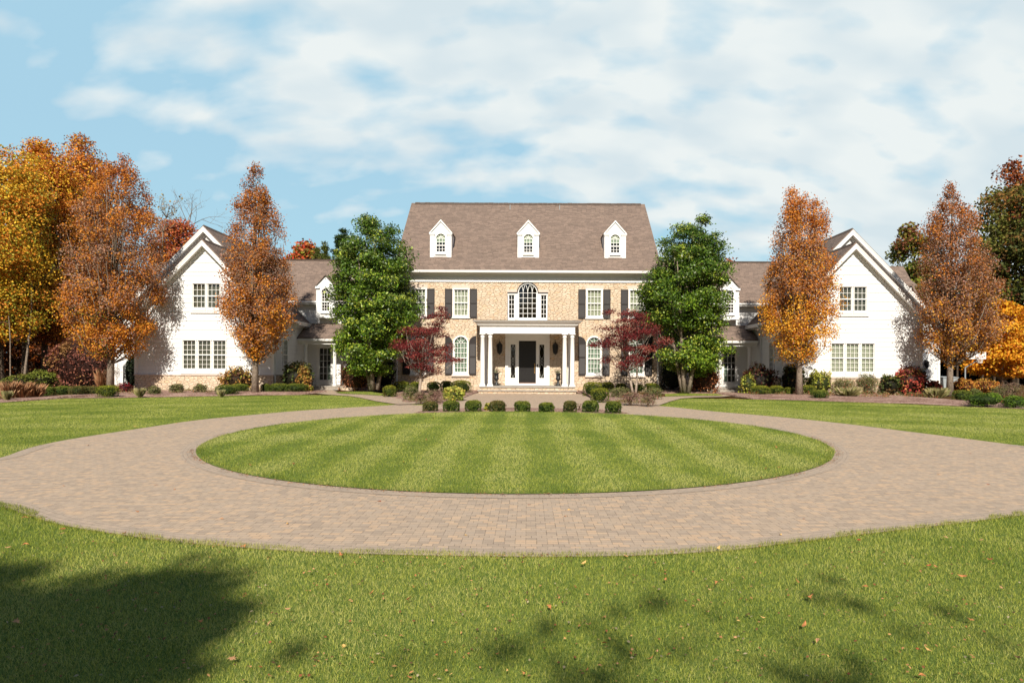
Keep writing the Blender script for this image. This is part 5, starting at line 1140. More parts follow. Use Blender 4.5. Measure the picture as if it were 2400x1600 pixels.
# ------------------------------------------------------------------ shrubs
def icos(c, r, rng, seg=10, rings=6, amp=.1):
    v, f = [], []
    for i in range(rings + 1):
        ph = math.pi * i / rings * .78
        for j in range(seg):
            t = 2 * math.pi * j / seg; k = 1 + rng.uniform(-amp, amp)
            v.append((c[0] + r[0] * math.sin(ph) * math.cos(t) * k * 1.0, c[1] + r[1] * math.sin(ph) * math.sin(t) * k, c[2] + r[2] * (math.cos(ph)) * k))
    for i in range(rings):
        for j in range(seg): j2 = (j + 1) % seg; f.append((i * seg + j, i * seg + j2, (i + 1) * seg + j2, (i + 1) * seg + j))
    return v, f
BOXG = [(.055, .10, .015), (.10, .15, .022), (.16, .20, .03), (.03, .06, .01)]
KINDS = {
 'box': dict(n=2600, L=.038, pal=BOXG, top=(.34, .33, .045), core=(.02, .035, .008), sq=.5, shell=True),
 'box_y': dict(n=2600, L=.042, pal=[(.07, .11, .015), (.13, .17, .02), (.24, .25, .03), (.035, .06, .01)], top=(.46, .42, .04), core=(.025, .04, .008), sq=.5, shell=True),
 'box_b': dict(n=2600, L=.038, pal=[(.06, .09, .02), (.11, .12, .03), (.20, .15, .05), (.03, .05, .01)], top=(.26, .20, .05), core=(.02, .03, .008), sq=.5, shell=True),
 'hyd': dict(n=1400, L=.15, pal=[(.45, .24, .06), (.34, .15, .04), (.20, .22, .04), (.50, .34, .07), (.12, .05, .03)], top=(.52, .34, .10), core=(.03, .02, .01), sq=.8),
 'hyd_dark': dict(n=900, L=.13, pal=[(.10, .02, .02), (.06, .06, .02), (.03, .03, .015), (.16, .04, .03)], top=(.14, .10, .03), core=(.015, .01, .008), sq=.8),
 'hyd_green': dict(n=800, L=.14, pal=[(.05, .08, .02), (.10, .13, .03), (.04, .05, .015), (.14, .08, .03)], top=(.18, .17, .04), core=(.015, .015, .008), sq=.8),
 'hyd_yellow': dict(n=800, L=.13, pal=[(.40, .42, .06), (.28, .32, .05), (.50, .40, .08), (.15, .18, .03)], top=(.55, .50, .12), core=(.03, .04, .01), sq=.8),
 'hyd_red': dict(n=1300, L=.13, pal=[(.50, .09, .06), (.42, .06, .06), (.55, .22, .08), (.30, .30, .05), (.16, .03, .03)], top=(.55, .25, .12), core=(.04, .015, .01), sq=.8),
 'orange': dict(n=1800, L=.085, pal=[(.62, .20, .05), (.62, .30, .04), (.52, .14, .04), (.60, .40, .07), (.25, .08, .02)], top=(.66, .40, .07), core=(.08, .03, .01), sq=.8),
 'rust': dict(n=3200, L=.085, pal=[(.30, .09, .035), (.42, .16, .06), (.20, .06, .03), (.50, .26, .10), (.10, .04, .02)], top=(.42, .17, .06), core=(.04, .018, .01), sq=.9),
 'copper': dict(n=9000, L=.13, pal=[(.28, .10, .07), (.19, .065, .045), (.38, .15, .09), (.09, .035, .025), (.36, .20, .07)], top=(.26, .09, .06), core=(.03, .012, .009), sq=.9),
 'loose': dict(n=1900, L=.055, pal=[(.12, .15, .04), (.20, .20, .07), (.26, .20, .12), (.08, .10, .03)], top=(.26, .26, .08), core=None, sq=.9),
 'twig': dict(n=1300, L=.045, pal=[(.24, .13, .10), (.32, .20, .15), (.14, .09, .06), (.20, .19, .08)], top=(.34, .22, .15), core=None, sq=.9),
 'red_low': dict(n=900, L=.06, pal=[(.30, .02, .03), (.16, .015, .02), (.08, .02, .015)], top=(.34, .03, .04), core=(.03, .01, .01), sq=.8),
 'dark': dict(n=2600, L=.10, pal=[(.012, .022, .010), (.02, .03, .012), (.03, .045, .015)], top=(.03, .05, .015), core=(.008, .01, .006), sq=.8),  # near-black foliage standing in for deep shade and a black gap
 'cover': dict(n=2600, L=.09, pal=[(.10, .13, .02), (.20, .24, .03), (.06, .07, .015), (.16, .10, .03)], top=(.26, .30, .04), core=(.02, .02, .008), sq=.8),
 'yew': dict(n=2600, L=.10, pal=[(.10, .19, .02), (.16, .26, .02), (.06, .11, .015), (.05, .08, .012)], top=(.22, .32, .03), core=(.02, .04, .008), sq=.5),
 'grass': dict(n=420, L=.1, pal=[(.48, .24, .12), (.40, .20, .10), (.55, .36, .20), (.26, .13, .06)], top=(.6, .42, .25), core=None, sq=1),
 'grass_pale': dict(n=500, L=.1, pal=[(.42, .36, .16), (.30, .30, .12), (.5, .42, .25), (.2, .2, .07)], top=(.55, .45, .28), core=None, sq=1),
}
def shrub(x0, x1, yt, yb, kind, label, name=None, zb=.04, Ymax=35.6, Y=None, group=None, seed=None, flowers=None, n=None):
    k = KINDS[kind]; seed = seed if seed is not None else int(x0 * 7 + yb * 3) % 99991; rng = np.random.default_rng(seed); pc = (x0 + x1) / 2
    Yf = Y if Y else min(G(pc, yb, zb)[1], Ymax); w_ = (x1 - x0) * Yf / F; c0 = W(pc, yb, Yf); c1 = W(pc, yt, Yf); h = c1[2] - c0[2]; zbase = min(c0[2], zb + .06); h = c1[2] - zbase
    cx, cy = c0[0], Yf + w_ * .35; N = n or k['n']
    if kind.startswith('grass'):
        m = N; a = rng.uniform(0, 2 * math.pi, m); r0 = rng.random(m) ** .5 * w_ * .22; bx, by = cx + r0 * np.cos(a), cy + r0 * np.sin(a)
        ln = h * rng.uniform(.45, 1.1, m); out = rng.uniform(.1, 1.0, m) * w_ * .40; V = np.empty((m, 4, 3)); px_, py_ = -np.sin(a), np.cos(a); bw = .008
        V[:, 0] = np.stack([bx - px_ * bw, by - py_ * bw, np.full(m, zbase)], 1); V[:, 3] = np.stack([bx + px_ * bw, by + py_ * bw, np.full(m, zbase)], 1)
        mx, my, mz = bx + np.cos(a) * out * .35, by + np.sin(a) * out * .35, zbase + ln * .62
        V[:, 1] = np.stack([bx + np.cos(a) * out - px_ * .004, by + np.sin(a) * out, zbase + ln * .95], 1); V[:, 2] = np.stack([mx + px_ * bw * 1.4, my + py_ * bw * 1.4, mz], 1)
        C = palette(rng, m, k['pal'], .25); o = quads_obj(name or 'ornamental_grass', V, C, M['leaf'])
    else:
        d = rng.normal(size=(N, 3)); d /= np.linalg.norm(d, axis=1)[:, None]; d[:, 2] = np.where(d[:, 2] < -.45, -d[:, 2], d[:, 2])
        hx, hz = w_ / 2, h * .55; hy = hx * .95 if w_ < 2.2 else 1.0; zc = zbase + h * .45
        if k.get('shell'):     # clipped: flattened top, leaves on a tight shell
            p_ = 3.0; s_ = (np.abs(d) ** p_).sum(1) ** (-1 / p_); rr = s_ * rng.uniform(.88, 1.04, N) * (1 + .17 * (hash_noise(d, 2.6, seed) - .5)) * np.where(rng.random(N) < .03, 1.12, 1)
            P = np.stack([cx + d[:, 0] * rr * hx, cy + d[:, 1] * rr * hy, zc + d[:, 2] * rr * hz], 1)
        else:
            big = 1 + .55 * (hash_noise(d, 2.2, seed) - .5); rr = big * (rng.random(N) ** (.22 if k['core'] else .4)) * rng.uniform(.85, 1.05, N)
            P = np.stack([cx + d[:, 0] * rr * hx, cy + d[:, 1] * rr * hy, zc + d[:, 2] * rr * hz * 1.05], 1)
        low = P[:, 2] < zc; P[low, 2] = zc + (P[low, 2] - zc) * (.47 * h / (.45 * hz)); P = P[P[:, 2] > zbase - .03]; n_ = len(P)
        V = leaf_arrays(P, rng, k['L'], k['L'] * (.7 if kind != 'yew' else .22), .4, np.array([cx, cy, zbase + h * .2]))
        tone = hash_noise(P, 5.0 / max(w_, .6), seed + 5); C = palette(rng, n_, k['pal'], .25); idx = np.clip(((tone - .2) / .6 + rng.uniform(-.35, .35, n_)) * len(k['pal']), 0, len(k['pal']) - 1).astype(int)
        C = np.array(k['pal'])[idx] * (1 + rng.uniform(-.25, .25, (n_, 1)))
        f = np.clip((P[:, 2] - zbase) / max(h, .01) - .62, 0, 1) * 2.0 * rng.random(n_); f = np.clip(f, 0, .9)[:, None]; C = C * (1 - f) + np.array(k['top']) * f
        if flowers:
            m = rng.random(n_) < flowers[1]; C[m] = np.array(flowers[0])
        ev, ef = [], []
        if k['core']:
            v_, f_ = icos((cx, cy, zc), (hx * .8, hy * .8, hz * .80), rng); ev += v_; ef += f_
        mb = MB()
        for j in range(10 if not k.get('shell') else 3):
            e_ = P[int(rng.integers(n_))]; mb.tube([(cx + rng.uniform(-.08, .08) * w_, cy, zbase - .04), tuple(np.array([cx, cy, zbase + h * .3]) * .5 + e_ * .5), tuple(e_)], [.014, .009, .004], 4)
        b0 = len(ev); ev += mb.v; ef += [tuple(i + b0 for i in fc) for fc in mb.f]
        o = quads_obj(name or 'shrub', V, C, M['leaf'], None, (ev, ef, k['core'] or (.14, .09, .06)))
    tag(o, label, {'box': 'bush', 'box_y': 'bush', 'box_b': 'bush', 'grass': 'grass tuft', 'grass_pale': 'grass tuft', 'cover': 'ground plant'}.get(kind, 'shrub'), group); return o
# nine clipped bushes between island and court
ORD = ['leftmost', 'second from left', 'third from left', 'fourth from left', 'middle', 'fourth from right', 'third from right', 'second from right', 'rightmost']
for i, (xc_, wd, yt, yb) in enumerate(((1006.6, 35, 942, 964), (1055.8, 37, 940, 964.5), (1108, 38, 939, 965), (1164.8, 36, 940, 965), (1224, 36, 941, 965.5), (1281, 35, 944, 966.5), (1336.8, 30, 940.5, 966), (1385, 38, 939.5, 966.5), (1439, 36, 941, 968.5))):
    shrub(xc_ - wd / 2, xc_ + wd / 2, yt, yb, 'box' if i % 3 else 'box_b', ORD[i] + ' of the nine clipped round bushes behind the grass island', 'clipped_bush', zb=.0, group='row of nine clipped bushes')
for (x0, x1, yt, yb, kd, lab) in (
    (896, 926, 904, 930, 'box_y', 'small clipped bush at the left tip of the left court bed'),
    (922, 958, 894, 915, 'box_y', 'low clipped bush below the outer left arched window'),
    (961, 984, 895, 910, 'box_y', 'smallest clipped bush just left of the pale maple trunk'),
    (999, 1032, 895, 917, 'box', 'dark clipped bush right of the left maple trunk'),
    (1032, 1060, 893, 912, 'box', 'clipped bush under the left window nearest the portico'),
    (1055, 1103, 892, 922, 'box_y', 'largest clipped bush, left of the portico steps'),
    (1368, 1412, 896, 927, 'box_y', 'largest clipped bush, right of the portico steps'),
    (1386, 1428, 910, 942, 'box_y', 'yellow topped round bush at the front of the right court bed'),
    (1409, 1440, 896, 918, 'box_y', 'clipped bush under the right window nearest the portico'),
    (1445, 1469, 899, 915, 'box_y', 'small clipped bush left of the right maple trunks'),
    (1484, 1511, 901, 916, 'box', 'small clipped bush right behind the right maple trunks'),
    (1513, 1546, 898, 918, 'box_y', 'clipped bush at the outer end below the right maple'),
    (88, 116, 906, 928, 'box', 'first rounded hedge bush beside the tan grasses at left'),
    (122, 156, 905, 927, 'box', 'second bush of the short hedge at left'),
    (156, 192, 905, 928, 'box_b', 'third bush of the short hedge at left'),
    (191, 222, 906, 927, 'box_b', 'fourth bush of the short hedge at left'),
    (220, 264, 904, 930, 'box_y', 'square end bush of the short hedge below the first columnar tree'),
    (500, 550, 902, 925, 'box', 'dark low bush in front of the rusty shrub, left wing'),
    (540, 575, 900, 916, 'box', 'low bush behind the dark one, left wing'),
    (609, 630, 900, 914, 'box', 'tiny clipped bush right of the reddish columnar tree'),
    (630, 668, 899, 914, 'box', 'oblong clipped bush under the dark shrub, left wing'),
    (666, 712, 899, 915, 'box', 'wider clipped bush before the left porch'),
    (1764, 1808, 904, 927, 'box_y', 'widest clipped bush before the right porch'),
    (1808, 1840, 904, 926, 'box_y', 'round clipped bush left of the golden columnar trunk'),
    (1842, 1859, 908, 922, 'box_y', 'tiny clipped bush touching the golden columnar trunk'),
    (1886, 1914, 903, 920, 'box_y', 'low yellowish bush right of the golden columnar trunk'),
    (1908, 1946, 914, 935, 'box', 'dark low bush at the lawn edge, right wing'),
    (2244, 2282, 915, 941, 'box', 'rounded bush right of the last columnar trunk')):
    court = 890 < x0 < 1560
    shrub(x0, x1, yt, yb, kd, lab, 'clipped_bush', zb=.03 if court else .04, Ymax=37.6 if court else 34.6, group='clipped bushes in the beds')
for (x0, x1, yt, yb, kd, lab, kw) in (
    (937, 982, 903, 938, 'loose', 'loose grey-green shrub left of the left maple trunk', {}),
    (992, 1040, 914, 944, 'twig', 'brown twiggy shrub before the left maple', {}),
    (1036, 1086, 907, 938, 'hyd_yellow', 'yellow-green shrub at the right of the left court bed', dict(n=1400)),
    (968, 1000, 918, 946, 'twig', 'low twiggy plant at the foot of the left maple', {}),
    (1428, 1482, 908, 934, 'loose', 'loose green shrub left of the right maple trunks', {}),
    (1512, 1560, 908, 936, 'loose', 'grey-green shrub at the right end of the right court bed', dict(flowers=((.5, .04, .04), .02), n=1500)),
    (1450, 1510, 916, 950, 'twig', 'brown twiggy shrub before the right maple', dict(n=1400, flowers=((.55, .03, .05), .01))),
    (1500, 1545, 922, 952, 'twig', 'low brown twiggy plant at the front of the right court bed', dict(n=1000)),
    (66, 250, 772, 914, 'copper', 'big copper-brown leafy shrub behind the short hedge', dict(Y=38.5)),
    (225, 300, 845, 912, 'twig', 'bare reddish twig shrub behind the first columnar trunk', dict(Y=39, n=2500)),
    (-20, 60, 878, 922, 'cover', 'low green plants at the left edge', dict(Y=35)),
    (40, 110, 870, 915, 'cover', 'yellow-green low plants before the copper shrub', dict(Y=36)),
    (265, 303, 898, 921, 'red_low', 'low deep red shrub at the left end of the left wing', {}),
    (284, 320, 826, 905, 'dark', 'near-black column standing in for the black gap beside the left end wall', dict(Y=39.0)),  # near-black foliage fills the black gap beside the post
    (388, 425, 898, 923, 'loose', 'small pale green shrub under the three left wing windows', {}),
    (446, 480, 900, 922, 'loose', 'second pale shrub under the left wing windows', dict(flowers=((.55, .2, .2), .01))),
    (340, 372, 905, 926, 'loose', 'thin plant in the shade of the left wing base', {}),
    (498, 596, 862, 915, 'hyd', 'rusty orange large-leaved shrub before the left wing', dict(n=1700)),
    (646, 728, 849, 906, 'hyd_green', 'dark green shrub with rust tips at the corner of the left wing', dict(n=1300)),
    (690, 724, 862, 908, 'hyd', 'orange and red leaved shrub end beside the left porch', dict(Y=35.2)),
    (706, 732, 902, 918, 'hyd_yellow', 'low yellow-green plant before the left porch', dict(n=350)),
    (786, 866, 838, 912, 'rust', 'rust coloured shrub beside the left porch steps', dict(Y=36.6)),
    (862, 925, 825, 908, 'dark', 'near-black shrub standing in for deep shade left of the stone centre', dict(Y=38.2)),  # added filler, its near-black leaves stand for the shaded gap
    (1550, 1612, 832, 912, 'dark', 'near-black shrub standing in for deep shade right of the stone centre', dict(Y=38.2)),  # mirrors the left filler, shade put into the leaf colour
    (1618, 1700, 855, 918, 'rust', 'rust coloured shrub beside the right porch steps', dict(Y=36.6)),
    (1744, 1832, 856, 918, 'hyd_dark', 'dark wine red shrub beside the right porch', dict(n=1400)),
    (1738, 1775, 876, 920, 'hyd_yellow', 'yellow leaved low shrub at the right porch corner', dict(n=600, Y=35.0)),
    (1836, 1896, 855, 916, 'hyd_green', 'dark green shrub behind the golden columnar trunk', dict(Y=35.3, n=1200)),
    (1893, 1962, 870, 918, 'hyd_yellow', 'yellow-green large-leaved shrub before the right wing', dict(n=1100)),
    (1958, 2020, 886, 926, 'loose', 'sparse rose bush left under the right wing windows', dict(flowers=((.6, .05, .05), .03), n=2600)),
    (2012, 2075, 876, 926, 'loose', 'taller rose bush right under the right wing windows', dict(flowers=((.6, .05, .05), .03), n=3600)),
    (1966, 2030, 906, 932, 'grass_pale', 'pale dry grass tuft before the rose bushes', {}),
    (2070, 2118, 878, 926, 'hyd_green', 'dark green shrub left of the red shrub', dict(n=900)),
    (2104, 2182, 858, 926, 'hyd_red', 'bright red and orange shrub at the right end of the right wing', dict(n=2000)),
    (2140, 2184, 862, 900, 'hyd_green', 'dark leaved shrub behind the red one', dict(Y=35.8, n=700)),
    (2180, 2216, 892, 922, 'hyd_red', 'small red shrub left of the last columnar trunk', dict(n=500)),
    (2180, 2232, 908, 934, 'grass_pale', 'pale grass tuft at the foot of the last columnar tree', {}),
    (2244, 2300, 888, 922, 'orange', 'orange-yellow shrub right of the last columnar tree', {}),
    (2294, 2356, 890, 926, 'orange', 'coral orange shrub below the golden tree', {}),
    (2276, 2310, 912, 932, 'loose', 'small grey-green plant behind the spreading yew', {}),
    (2288, 2368, 921, 953, 'yew', 'spreading bright green yew at the lawn edge', {}),
    (2366, 2416, 928, 955, 'yew', 'second spreading yew cut by the right edge', {}),
    (2350, 2420, 895, 940, 'twig', 'brown twiggy shrub at the right edge', dict(n=1800)),
    (2335, 2385, 908, 936, 'loose', 'olive loose shrub behind the yew', {})):
    shrub(x0, x1, yt, yb, kd, lab, None, zb=.03 if 890 < x0 < 1560 else .04, **({'Ymax': 35.4} | kw))
for i, (x0, x1, yt, yb, lab) in enumerate(((-15, 30, 892, 935, 'tan ornamental grass cut by the left edge'), (18, 62, 893, 934, 'tan ornamental grass next to the left edge'), (44, 92, 898, 933, 'reddish tan ornamental grass left of the short hedge'), (216, 250, 864, 912, 'tall feathery grass plumes behind the hedge'))):
    shrub(x0, x1, yt, yb, 'grass', lab, 'ornamental_grass', group='ornamental grasses at left')
for (x0, x1, yt, yb, lab) in ((310, 335, 908, 930, 'thin dry grass at the left wing corner'), (505, 525, 912, 930, 'dry grass wisp before the dark low bush'), (0, 22, 915, 938, 'silvery low grass at the left edge')):
    shrub(x0, x1, yt, yb, 'grass_pale', lab, 'ornamental_grass')
for (pc, lab) in ((1142, 'pale leafy weed between the third and fourth clipped bush'), (1182, 'dry weed right of the fourth clipped bush'), (1358, 'dry weed between the third and second clipped bush from the right')):
    shrub(pc - 8, pc + 8, 945, 962, 'hyd_yellow' if pc == 1142 else 'twig', lab, 'weed', zb=0, n=60)

def cover_strip(name, label, segs, n, seed, pal, hgt=.22, L=.06, cl=60):
    rng = np.random.default_rng(seed); P = []
    for k in range(cl):
        a, b = segs[int(rng.integers(len(segs)))]; t_ = rng.random(); px = a[0] + (b[0] - a[0]) * t_; py = a[1] + (b[1] - a[1]) * t_ + rng.uniform(-2.5, 2.5)
        X, Yg = G(px, py, .03); Yg = min(Yg, 35.7); r_ = rng.uniform(.12, .4); h_ = hgt * rng.uniform(.5, 1.5); m = n // cl; d = rng.normal(size=(m, 3)); d /= np.linalg.norm(d, axis=1)[:, None]; d[:, 2] = np.abs(d[:, 2])
        P.append(np.array([X, Yg, .05]) + d * (rng.random((m, 1)) ** .4) * np.array([r_, r_, h_]))
    P = np.vstack(P); C = palette(rng, len(P), pal, .3); o = quads_obj(name, leaf_arrays(P, rng, L, L * .5, .5), C, M['leaf']); tag(o, label, 'ground plant', None, 'stuff')
MIX = [(.14, .17, .04), (.24, .22, .08), (.30, .20, .10), (.09, .11, .03), (.38, .14, .05), (.34, .30, .14)]
cover_strip('ground_cover', 'low mixed plants and dry stems along the bed before the left wing', [((320, 922), (500, 921)), ((330, 915), (600, 914)), ((560, 916), (730, 914)), ((60, 925), (330, 925))], 7000, 401, MIX, cl=75)
cover_strip('ground_cover', 'low mixed plants and dry stems along the bed before the right wing', [((1750, 925), (1960, 926)), ((1940, 922), (2110, 926)), ((1900, 928), (2080, 932)), ((2100, 930), (2400, 944)), ((2060, 920), (2240, 926))], 11000, 402, MIX + [(.5, .12, .06)], .26, cl=110)
cover_strip('ground_cover', 'low dry plants in the bed left of the portico', [((930, 930), (1080, 930)), ((950, 940), (1040, 942)), ((900, 925), (1090, 916))], 3000, 403, MIX, .16, .045, 40)
cover_strip('ground_cover', 'low dry plants in the bed right of the portico', [((1400, 930), (1540, 935)), ((1440, 942), (1530, 946)), ((1380, 918), (1550, 922))], 3600, 404, MIX, .18, .045, 45)

# ------------------------------------------------------------------ basketball hoop, bins, gate post
x, y, z = W(2262, 905, 41.0); t = thing('basketball_hoop', (x, y, 0), 'white basketball hoop on a grey post before the golden tree', 'basketball hoop')
mb = MB(); mb.tube([(x, y, 0), (x, y, 1.6), (x + .5, y - .5, 2.1)], .045, 8); mb.build('post', M['bin'], t)
hx, _, hz_ = W(2288, 836, 40.4); mb = MB()
for b in ((-.62, .62, -.22, -.16), (-.62, .62, .16, .22), (-.62, -.56, -.159, .159), (.56, .62, -.159, .159), (-.2, .2, -.10, -.06)): mb.box(hx + b[0], hx + b[1], 40.4, 40.44, hz_ + b[2] + .08, hz_ + b[3] + .08)
mb.box(hx - .56, hx + .56, 40.445, 40.45, hz_ - .08, hz_ + .24); mb.build('backboard', M['trim'], t)
mb = MB(); rimx = hx + .02; n = 14; mb.tube([(rimx + .2 * math.cos(2 * math.pi * k / n), 40.1 + .2 * math.sin(2 * math.pi * k / n), hz_ - .03) for k in range(n + 1)], .016, 6); mb.build('rim', M['hoop'], t)
mb = MB()
for k in range(10):
    a = 2 * math.pi * k / 10; b = a + .6; mb.tube([(rimx + .2 * math.cos(a), 40.1 + .2 * math.sin(a), hz_ - .03), (rimx + .11 * math.cos(b), 40.1 + .11 * math.sin(b), hz_ - .4)], .012, 4); mb.tube([(rimx + .2 * math.cos(a), 40.1 + .2 * math.sin(a), hz_ - .03), (rimx + .11 * math.cos(a - .6), 40.1 + .11 * math.sin(a - .6), hz_ - .4)], .012, 4)
mb.build('net', M['trim'], t)
for i, (pc, lab) in enumerate(((2220, 'grey wheeled bin nearer the house wall'), (2236, 'grey wheeled bin partly behind the last columnar trunk'))):
    x, y, z = W(pc, 908, 41.5); t = thing('wheeled_bin', (x, y, 0), lab, 'bin', 'bins beside the right wall')
    mb = MB(); mb.prism([(x - .20, y, .08), (x + .20, y, .08), (x + .26, y, .92), (x - .26, y, .92)], (0, .5, 0)); mb.build('body', M['bin'], t, bevel=.02)
    mb = MB(); mb.prism([(x - .29, y - .05, .925), (x + .29, y - .05, .925), (x + .29, y + .55, .99), (x - .29, y + .55, .99), ], (0, 0, .05)); mb.build('lid', M['bin'], t, bevel=.015)
    for sx in (-1, 1): mb = MB(); mb.tube([(x + sx * .2, y + .5, .09), (x + sx * .26, y + .5, .09)], .09, 12); mb.build('wheel', M['black'], t)
x, y, z = W(287, 880, 38.5); t = thing('gate_post', (x, y, 0), 'short white capped post left of the left wing', 'post')
mb = MB(); mb.box(x - .08, x + .08, y - .08, y + .08, 0, 1.42); mb.build('post', M['trim'], t)
mb = MB(); mb.box(x - .10, x + .10, y - .10, y + .10, 1.421, 1.46); mb.build('cap', M['trim'], t)

# ------------------------------------------------------------------ fallen leaves
rng = np.random.default_rng(77)
def leaf_shape(kind, rng):
    if kind == 'maple': ang = [0, 18, 38, 58, 78, 100, 122, 145, 180]; rad = [1, .45, .88, .42, .95, .40, .62, .30, .25]
    else: ang = [0, 25, 60, 90, 120, 155, 180]; rad = [1, .62, .42, .38, .42, .6, .95]
    pts = [(a, r) for a, r in zip(ang, rad)] + [(-a, r) for a, r in list(zip(ang, rad))[-2:0:-1]]
    cu, cv = rng.uniform(-.6, .6, 2); V = [(0, 0, .18)]
    for a, r in pts:
        r *= rng.uniform(.85, 1.1); x, y = r * math.cos(R(a)), r * math.sin(R(a)); V.append((x, y, .18 + cu * x * x + cv * y * y * .8 + rng.uniform(-.08, .1)))
    n = len(pts); Fc = [(0, 1 + k, 1 + (k + 1) % n) for k in range(n)]
    me = bpy.data.meshes.new('fallen_leaf'); me.from_pydata(V, [], Fc); return me
LV = []
for mk in ('leaf_tan', 'leaf_orange', 'leaf_red', 'leaf_yellow'):
    for kd in ('maple', 'maple', 'oval'):
        me = leaf_shape(kd, rng); me.materials.append(M[mk]); LV.append((mk, kd, me))
USED = {}
def put_leaf(px, py, size_px, mk=None, kd='maple', where='front', z=None):
    X, Yg = G(px, py, .012); c = [l for l in LV if (mk is None or l[0] == mk) and l[1] == kd]; l = c[int(rng.integers(len(c)))]
    o = bpy.data.objects.new('fallen_leaf', l[2]); col.objects.link(o); s_ = size_px * 1.2 * Yg / F / 2
    on_drive = bool(inside(np.array([X]), np.array([Yg]), drive_poly)[0]) and ((X - ICX) / IA) ** 2 + ((Yg - ICY) / IB) ** 2 > 1
    isl = ((X - ICX) / IA) ** 2 + ((Yg - ICY) / IB) ** 2 <= 1
    o.location = (X, Yg, .006 if on_drive else .032); o.scale = (s_, s_, s_); o.rotation_euler = (rng.uniform(-.5, .5) * (0.3 if on_drive else 1), rng.uniform(-.5, .5) * (0.3 if on_drive else 1), rng.uniform(0, 6.28))
    cname = {'leaf_tan': 'tan', 'leaf_orange': 'orange', 'leaf_red': 'dark red', 'leaf_yellow': 'yellow'}[l[0]]; place = 'driveway pavers' if on_drive else ('round grass island' if isl else 'lawn')
    c7 = ('at the far left', 'at the left', 'left of centre', 'in the middle', 'right of centre', 'at the right', 'at the far right')[min(6, int(px / 2400 * 7))]
    if place == 'lawn': r3 = 'close to the paving' if py < 1345 else ('halfway down' if py < 1440 else ('low down' if py < 1520 else 'by the bottom edge'))
    else: r3 = 'towards the house' if py < 1090 else 'towards the camera'
    base = '%s %s leaf on the %s %s, %s' % (cname, 'star-shaped' if l[1] == 'maple' else 'oval', {'driveway pavers': 'pavers', 'round grass island': 'round island'}.get(place, place), c7, r3)
    USED[base] = USED.get(base, 0) + 1; kth = USED[base]
    if kth > 1: base = {2: 'another ', 3: 'third ', 4: 'fourth '}.get(kth, 'further ') + base
    if kth > 3: bpy.data.objects.remove(o); return
    tag(o, base, 'leaf', 'fallen leaves')
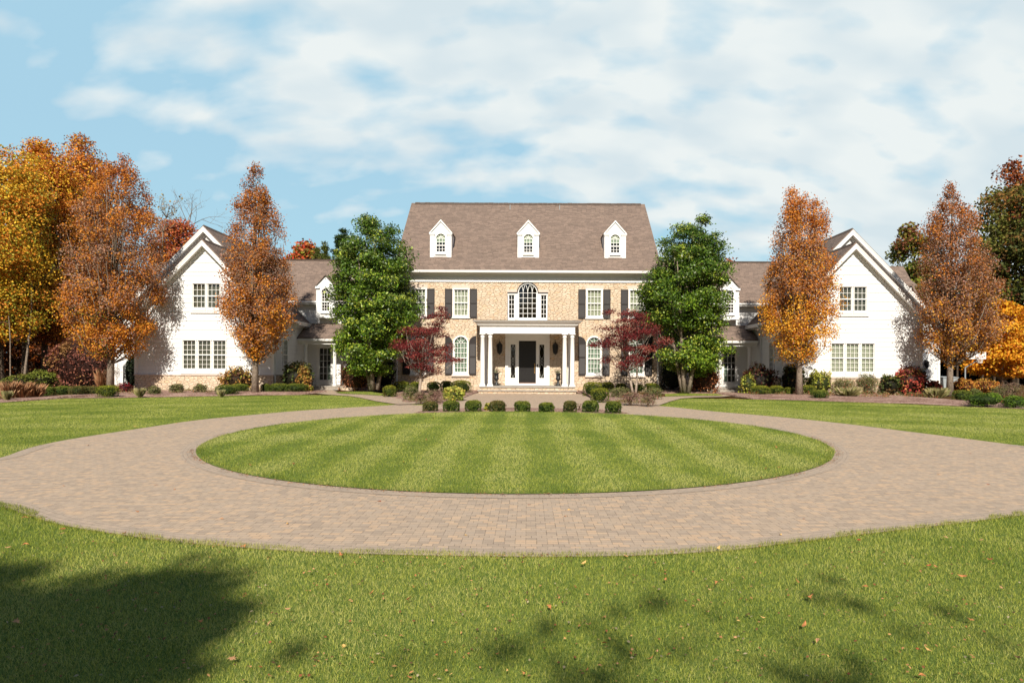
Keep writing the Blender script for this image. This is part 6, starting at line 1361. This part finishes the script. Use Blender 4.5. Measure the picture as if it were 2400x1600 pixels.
for p in ((37, 1467, 22, 'leaf_tan'), (271, 1309, 16, 'leaf_tan'), (465, 1466, 20, 'leaf_orange', 'oval'), (543, 1552, 24, 'leaf_tan'), (633, 1467, 18, 'leaf_tan'), (740, 1550, 22, 'leaf_tan'), (1367, 1327, 18, 'leaf_yellow', 'oval'), (1523, 1554, 18, 'leaf_orange', 'oval'), (1977, 1365, 17, 'leaf_yellow'), (2029, 1380, 16, 'leaf_orange'), (1786, 1455, 15, 'leaf_yellow', 'oval'),
          (1885, 1474, 18, 'leaf_orange', 'oval'), (1893, 1407, 22, 'leaf_orange'), (2174, 1532, 20, 'leaf_yellow', 'oval'), (2276, 1461, 20, 'leaf_orange'), (2257, 1358, 18, 'leaf_orange', 'oval'), (1915, 1508, 18, 'leaf_tan'), (954, 1412, 22, 'leaf_red'), (868, 1398, 16, 'leaf_orange'), (725, 1347, 14, 'leaf_tan'), (769, 1355, 12, 'leaf_orange', 'oval'), (800, 1306, 16, 'leaf_orange'), (628, 1311, 16, 'leaf_yellow'),
          (573, 1400, 14, 'leaf_orange'), (571, 1285, 18, 'leaf_orange'), (461, 1350, 14, 'leaf_yellow'), (366, 1397, 14, 'leaf_orange'), (148, 1245, 16, 'leaf_red'), (146, 1256, 14, 'leaf_tan'), (16, 1290, 16, 'leaf_tan'), (60, 1280, 14, 'leaf_orange'), (58, 1217, 14, 'leaf_orange'), (28, 1227, 16, 'leaf_tan'), (290, 1248, 13, 'leaf_orange'), (1289, 1428, 16, 'leaf_orange'), (1379, 1473, 16, 'leaf_tan', 'oval'),
          (1568, 1543, 16, 'leaf_red'), (1416, 1516, 18, 'leaf_red'), (1736, 1411, 14, 'leaf_red'), (1870, 1370, 14, 'leaf_orange'), (1740, 1358, 12, 'leaf_yellow'), (1605, 1415, 13, 'leaf_red'), (2014, 1270, 12, 'leaf_red'), (2218, 1265, 13, 'leaf_tan'), (2302, 1271, 12, 'leaf_tan'), (2350, 1385, 14, 'leaf_tan'), (1986, 1444, 14, 'leaf_tan'), (2160, 1590, 18, 'leaf_orange'), (1684, 1290, 13, 'leaf_yellow', 'oval'),
          (1829, 1252, 12, 'leaf_yellow', 'oval'), (520, 1214, 12, 'leaf_tan'), (674, 1226, 12, 'leaf_yellow', 'oval'), (324, 1197, 10, 'leaf_orange'), (889, 1173, 11, 'leaf_red'), (2318, 1134, 10, 'leaf_red'), (2275, 1062, 6, 'leaf_red'), (1884, 1214, 8, 'leaf_red'), (1334, 1192, 10, 'leaf_yellow'), (1325, 1208, 8, 'leaf_orange'), (1240, 1181, 6, 'leaf_red'), (1092, 1251, 10, 'leaf_yellow'), (468, 1077, 9, 'leaf_orange'),
          (588, 1093, 9, 'leaf_orange'), (687, 1089, 9, 'leaf_red'), (1820, 1050, 8, 'leaf_orange'), (1782, 1071, 8, 'leaf_orange'), (1824, 1098, 8, 'leaf_orange'), (1795, 1100, 7, 'leaf_red'), (1937, 1058, 8, 'leaf_yellow'), (1113, 1165, 8, 'leaf_tan'), (1146, 1158, 7, 'leaf_yellow')):
    put_leaf(*p)
for k in range(130): put_leaf(rng.uniform(0, 2400), rng.uniform(1310, 1600) if k < 100 else rng.uniform(975, 1150), rng.uniform(7, 13) * (1 if k < 100 else .6), rng.choice(['leaf_tan', 'leaf_orange', 'leaf_red', 'leaf_orange', 'leaf_tan', 'leaf_yellow']), rng.choice(['maple', 'maple', 'oval']))
# crumbs of leaf litter collected along the edge of the island and the front lawn
n = 1500; a = rng.uniform(math.pi * 1.02, math.pi * 1.98, n); rr_ = 1 + np.abs(rng.normal(size=n)) * .008 + .004
P = np.stack([ICX + IA * rr_ * np.cos(a), ICY + IB * rr_ * np.sin(a), np.full(n, .016) + rng.random(n) * .012], 1)
P = P[hash_noise(P, 1.6, 3) > .42]
fr = np.array(front_arc); m = 900; ii = rng.integers(0, len(fr) - 1, m); tt = rng.random(m)[:, None]; Q = fr[ii] * (1 - tt) + fr[ii + 1] * tt + rng.normal(size=(m, 2)) * .035
Q = np.hstack([Q, np.full((m, 1), .014)]); Q = Q[hash_noise(Q, 1.2, 8) > .5]; P = np.vstack([P, Q])
m = 900; Yq = rng.uniform(2.9, 5.2, m); Xq = rng.uniform(-1, 1, m) * .85 * Yq; kq = ~inside(Xq, Yq, drive_poly); P = np.vstack([P, np.stack([Xq[kq], Yq[kq], np.full(kq.sum(), .026)], 1)])
V = leaf_arrays(P, rng, .022, .014, 2.5); o = quads_obj('leaf_litter', V, palette(rng, len(P), [(.5, .24, .10), (.55, .30, .12), (.30, .11, .05), (.40, .33, .2), (.14, .08, .04)], .3), M['leaf']); tag(o, 'crumbled leaf litter along the paving edges and scattered over the front lawn', 'leaf litter', None, 'stuff')
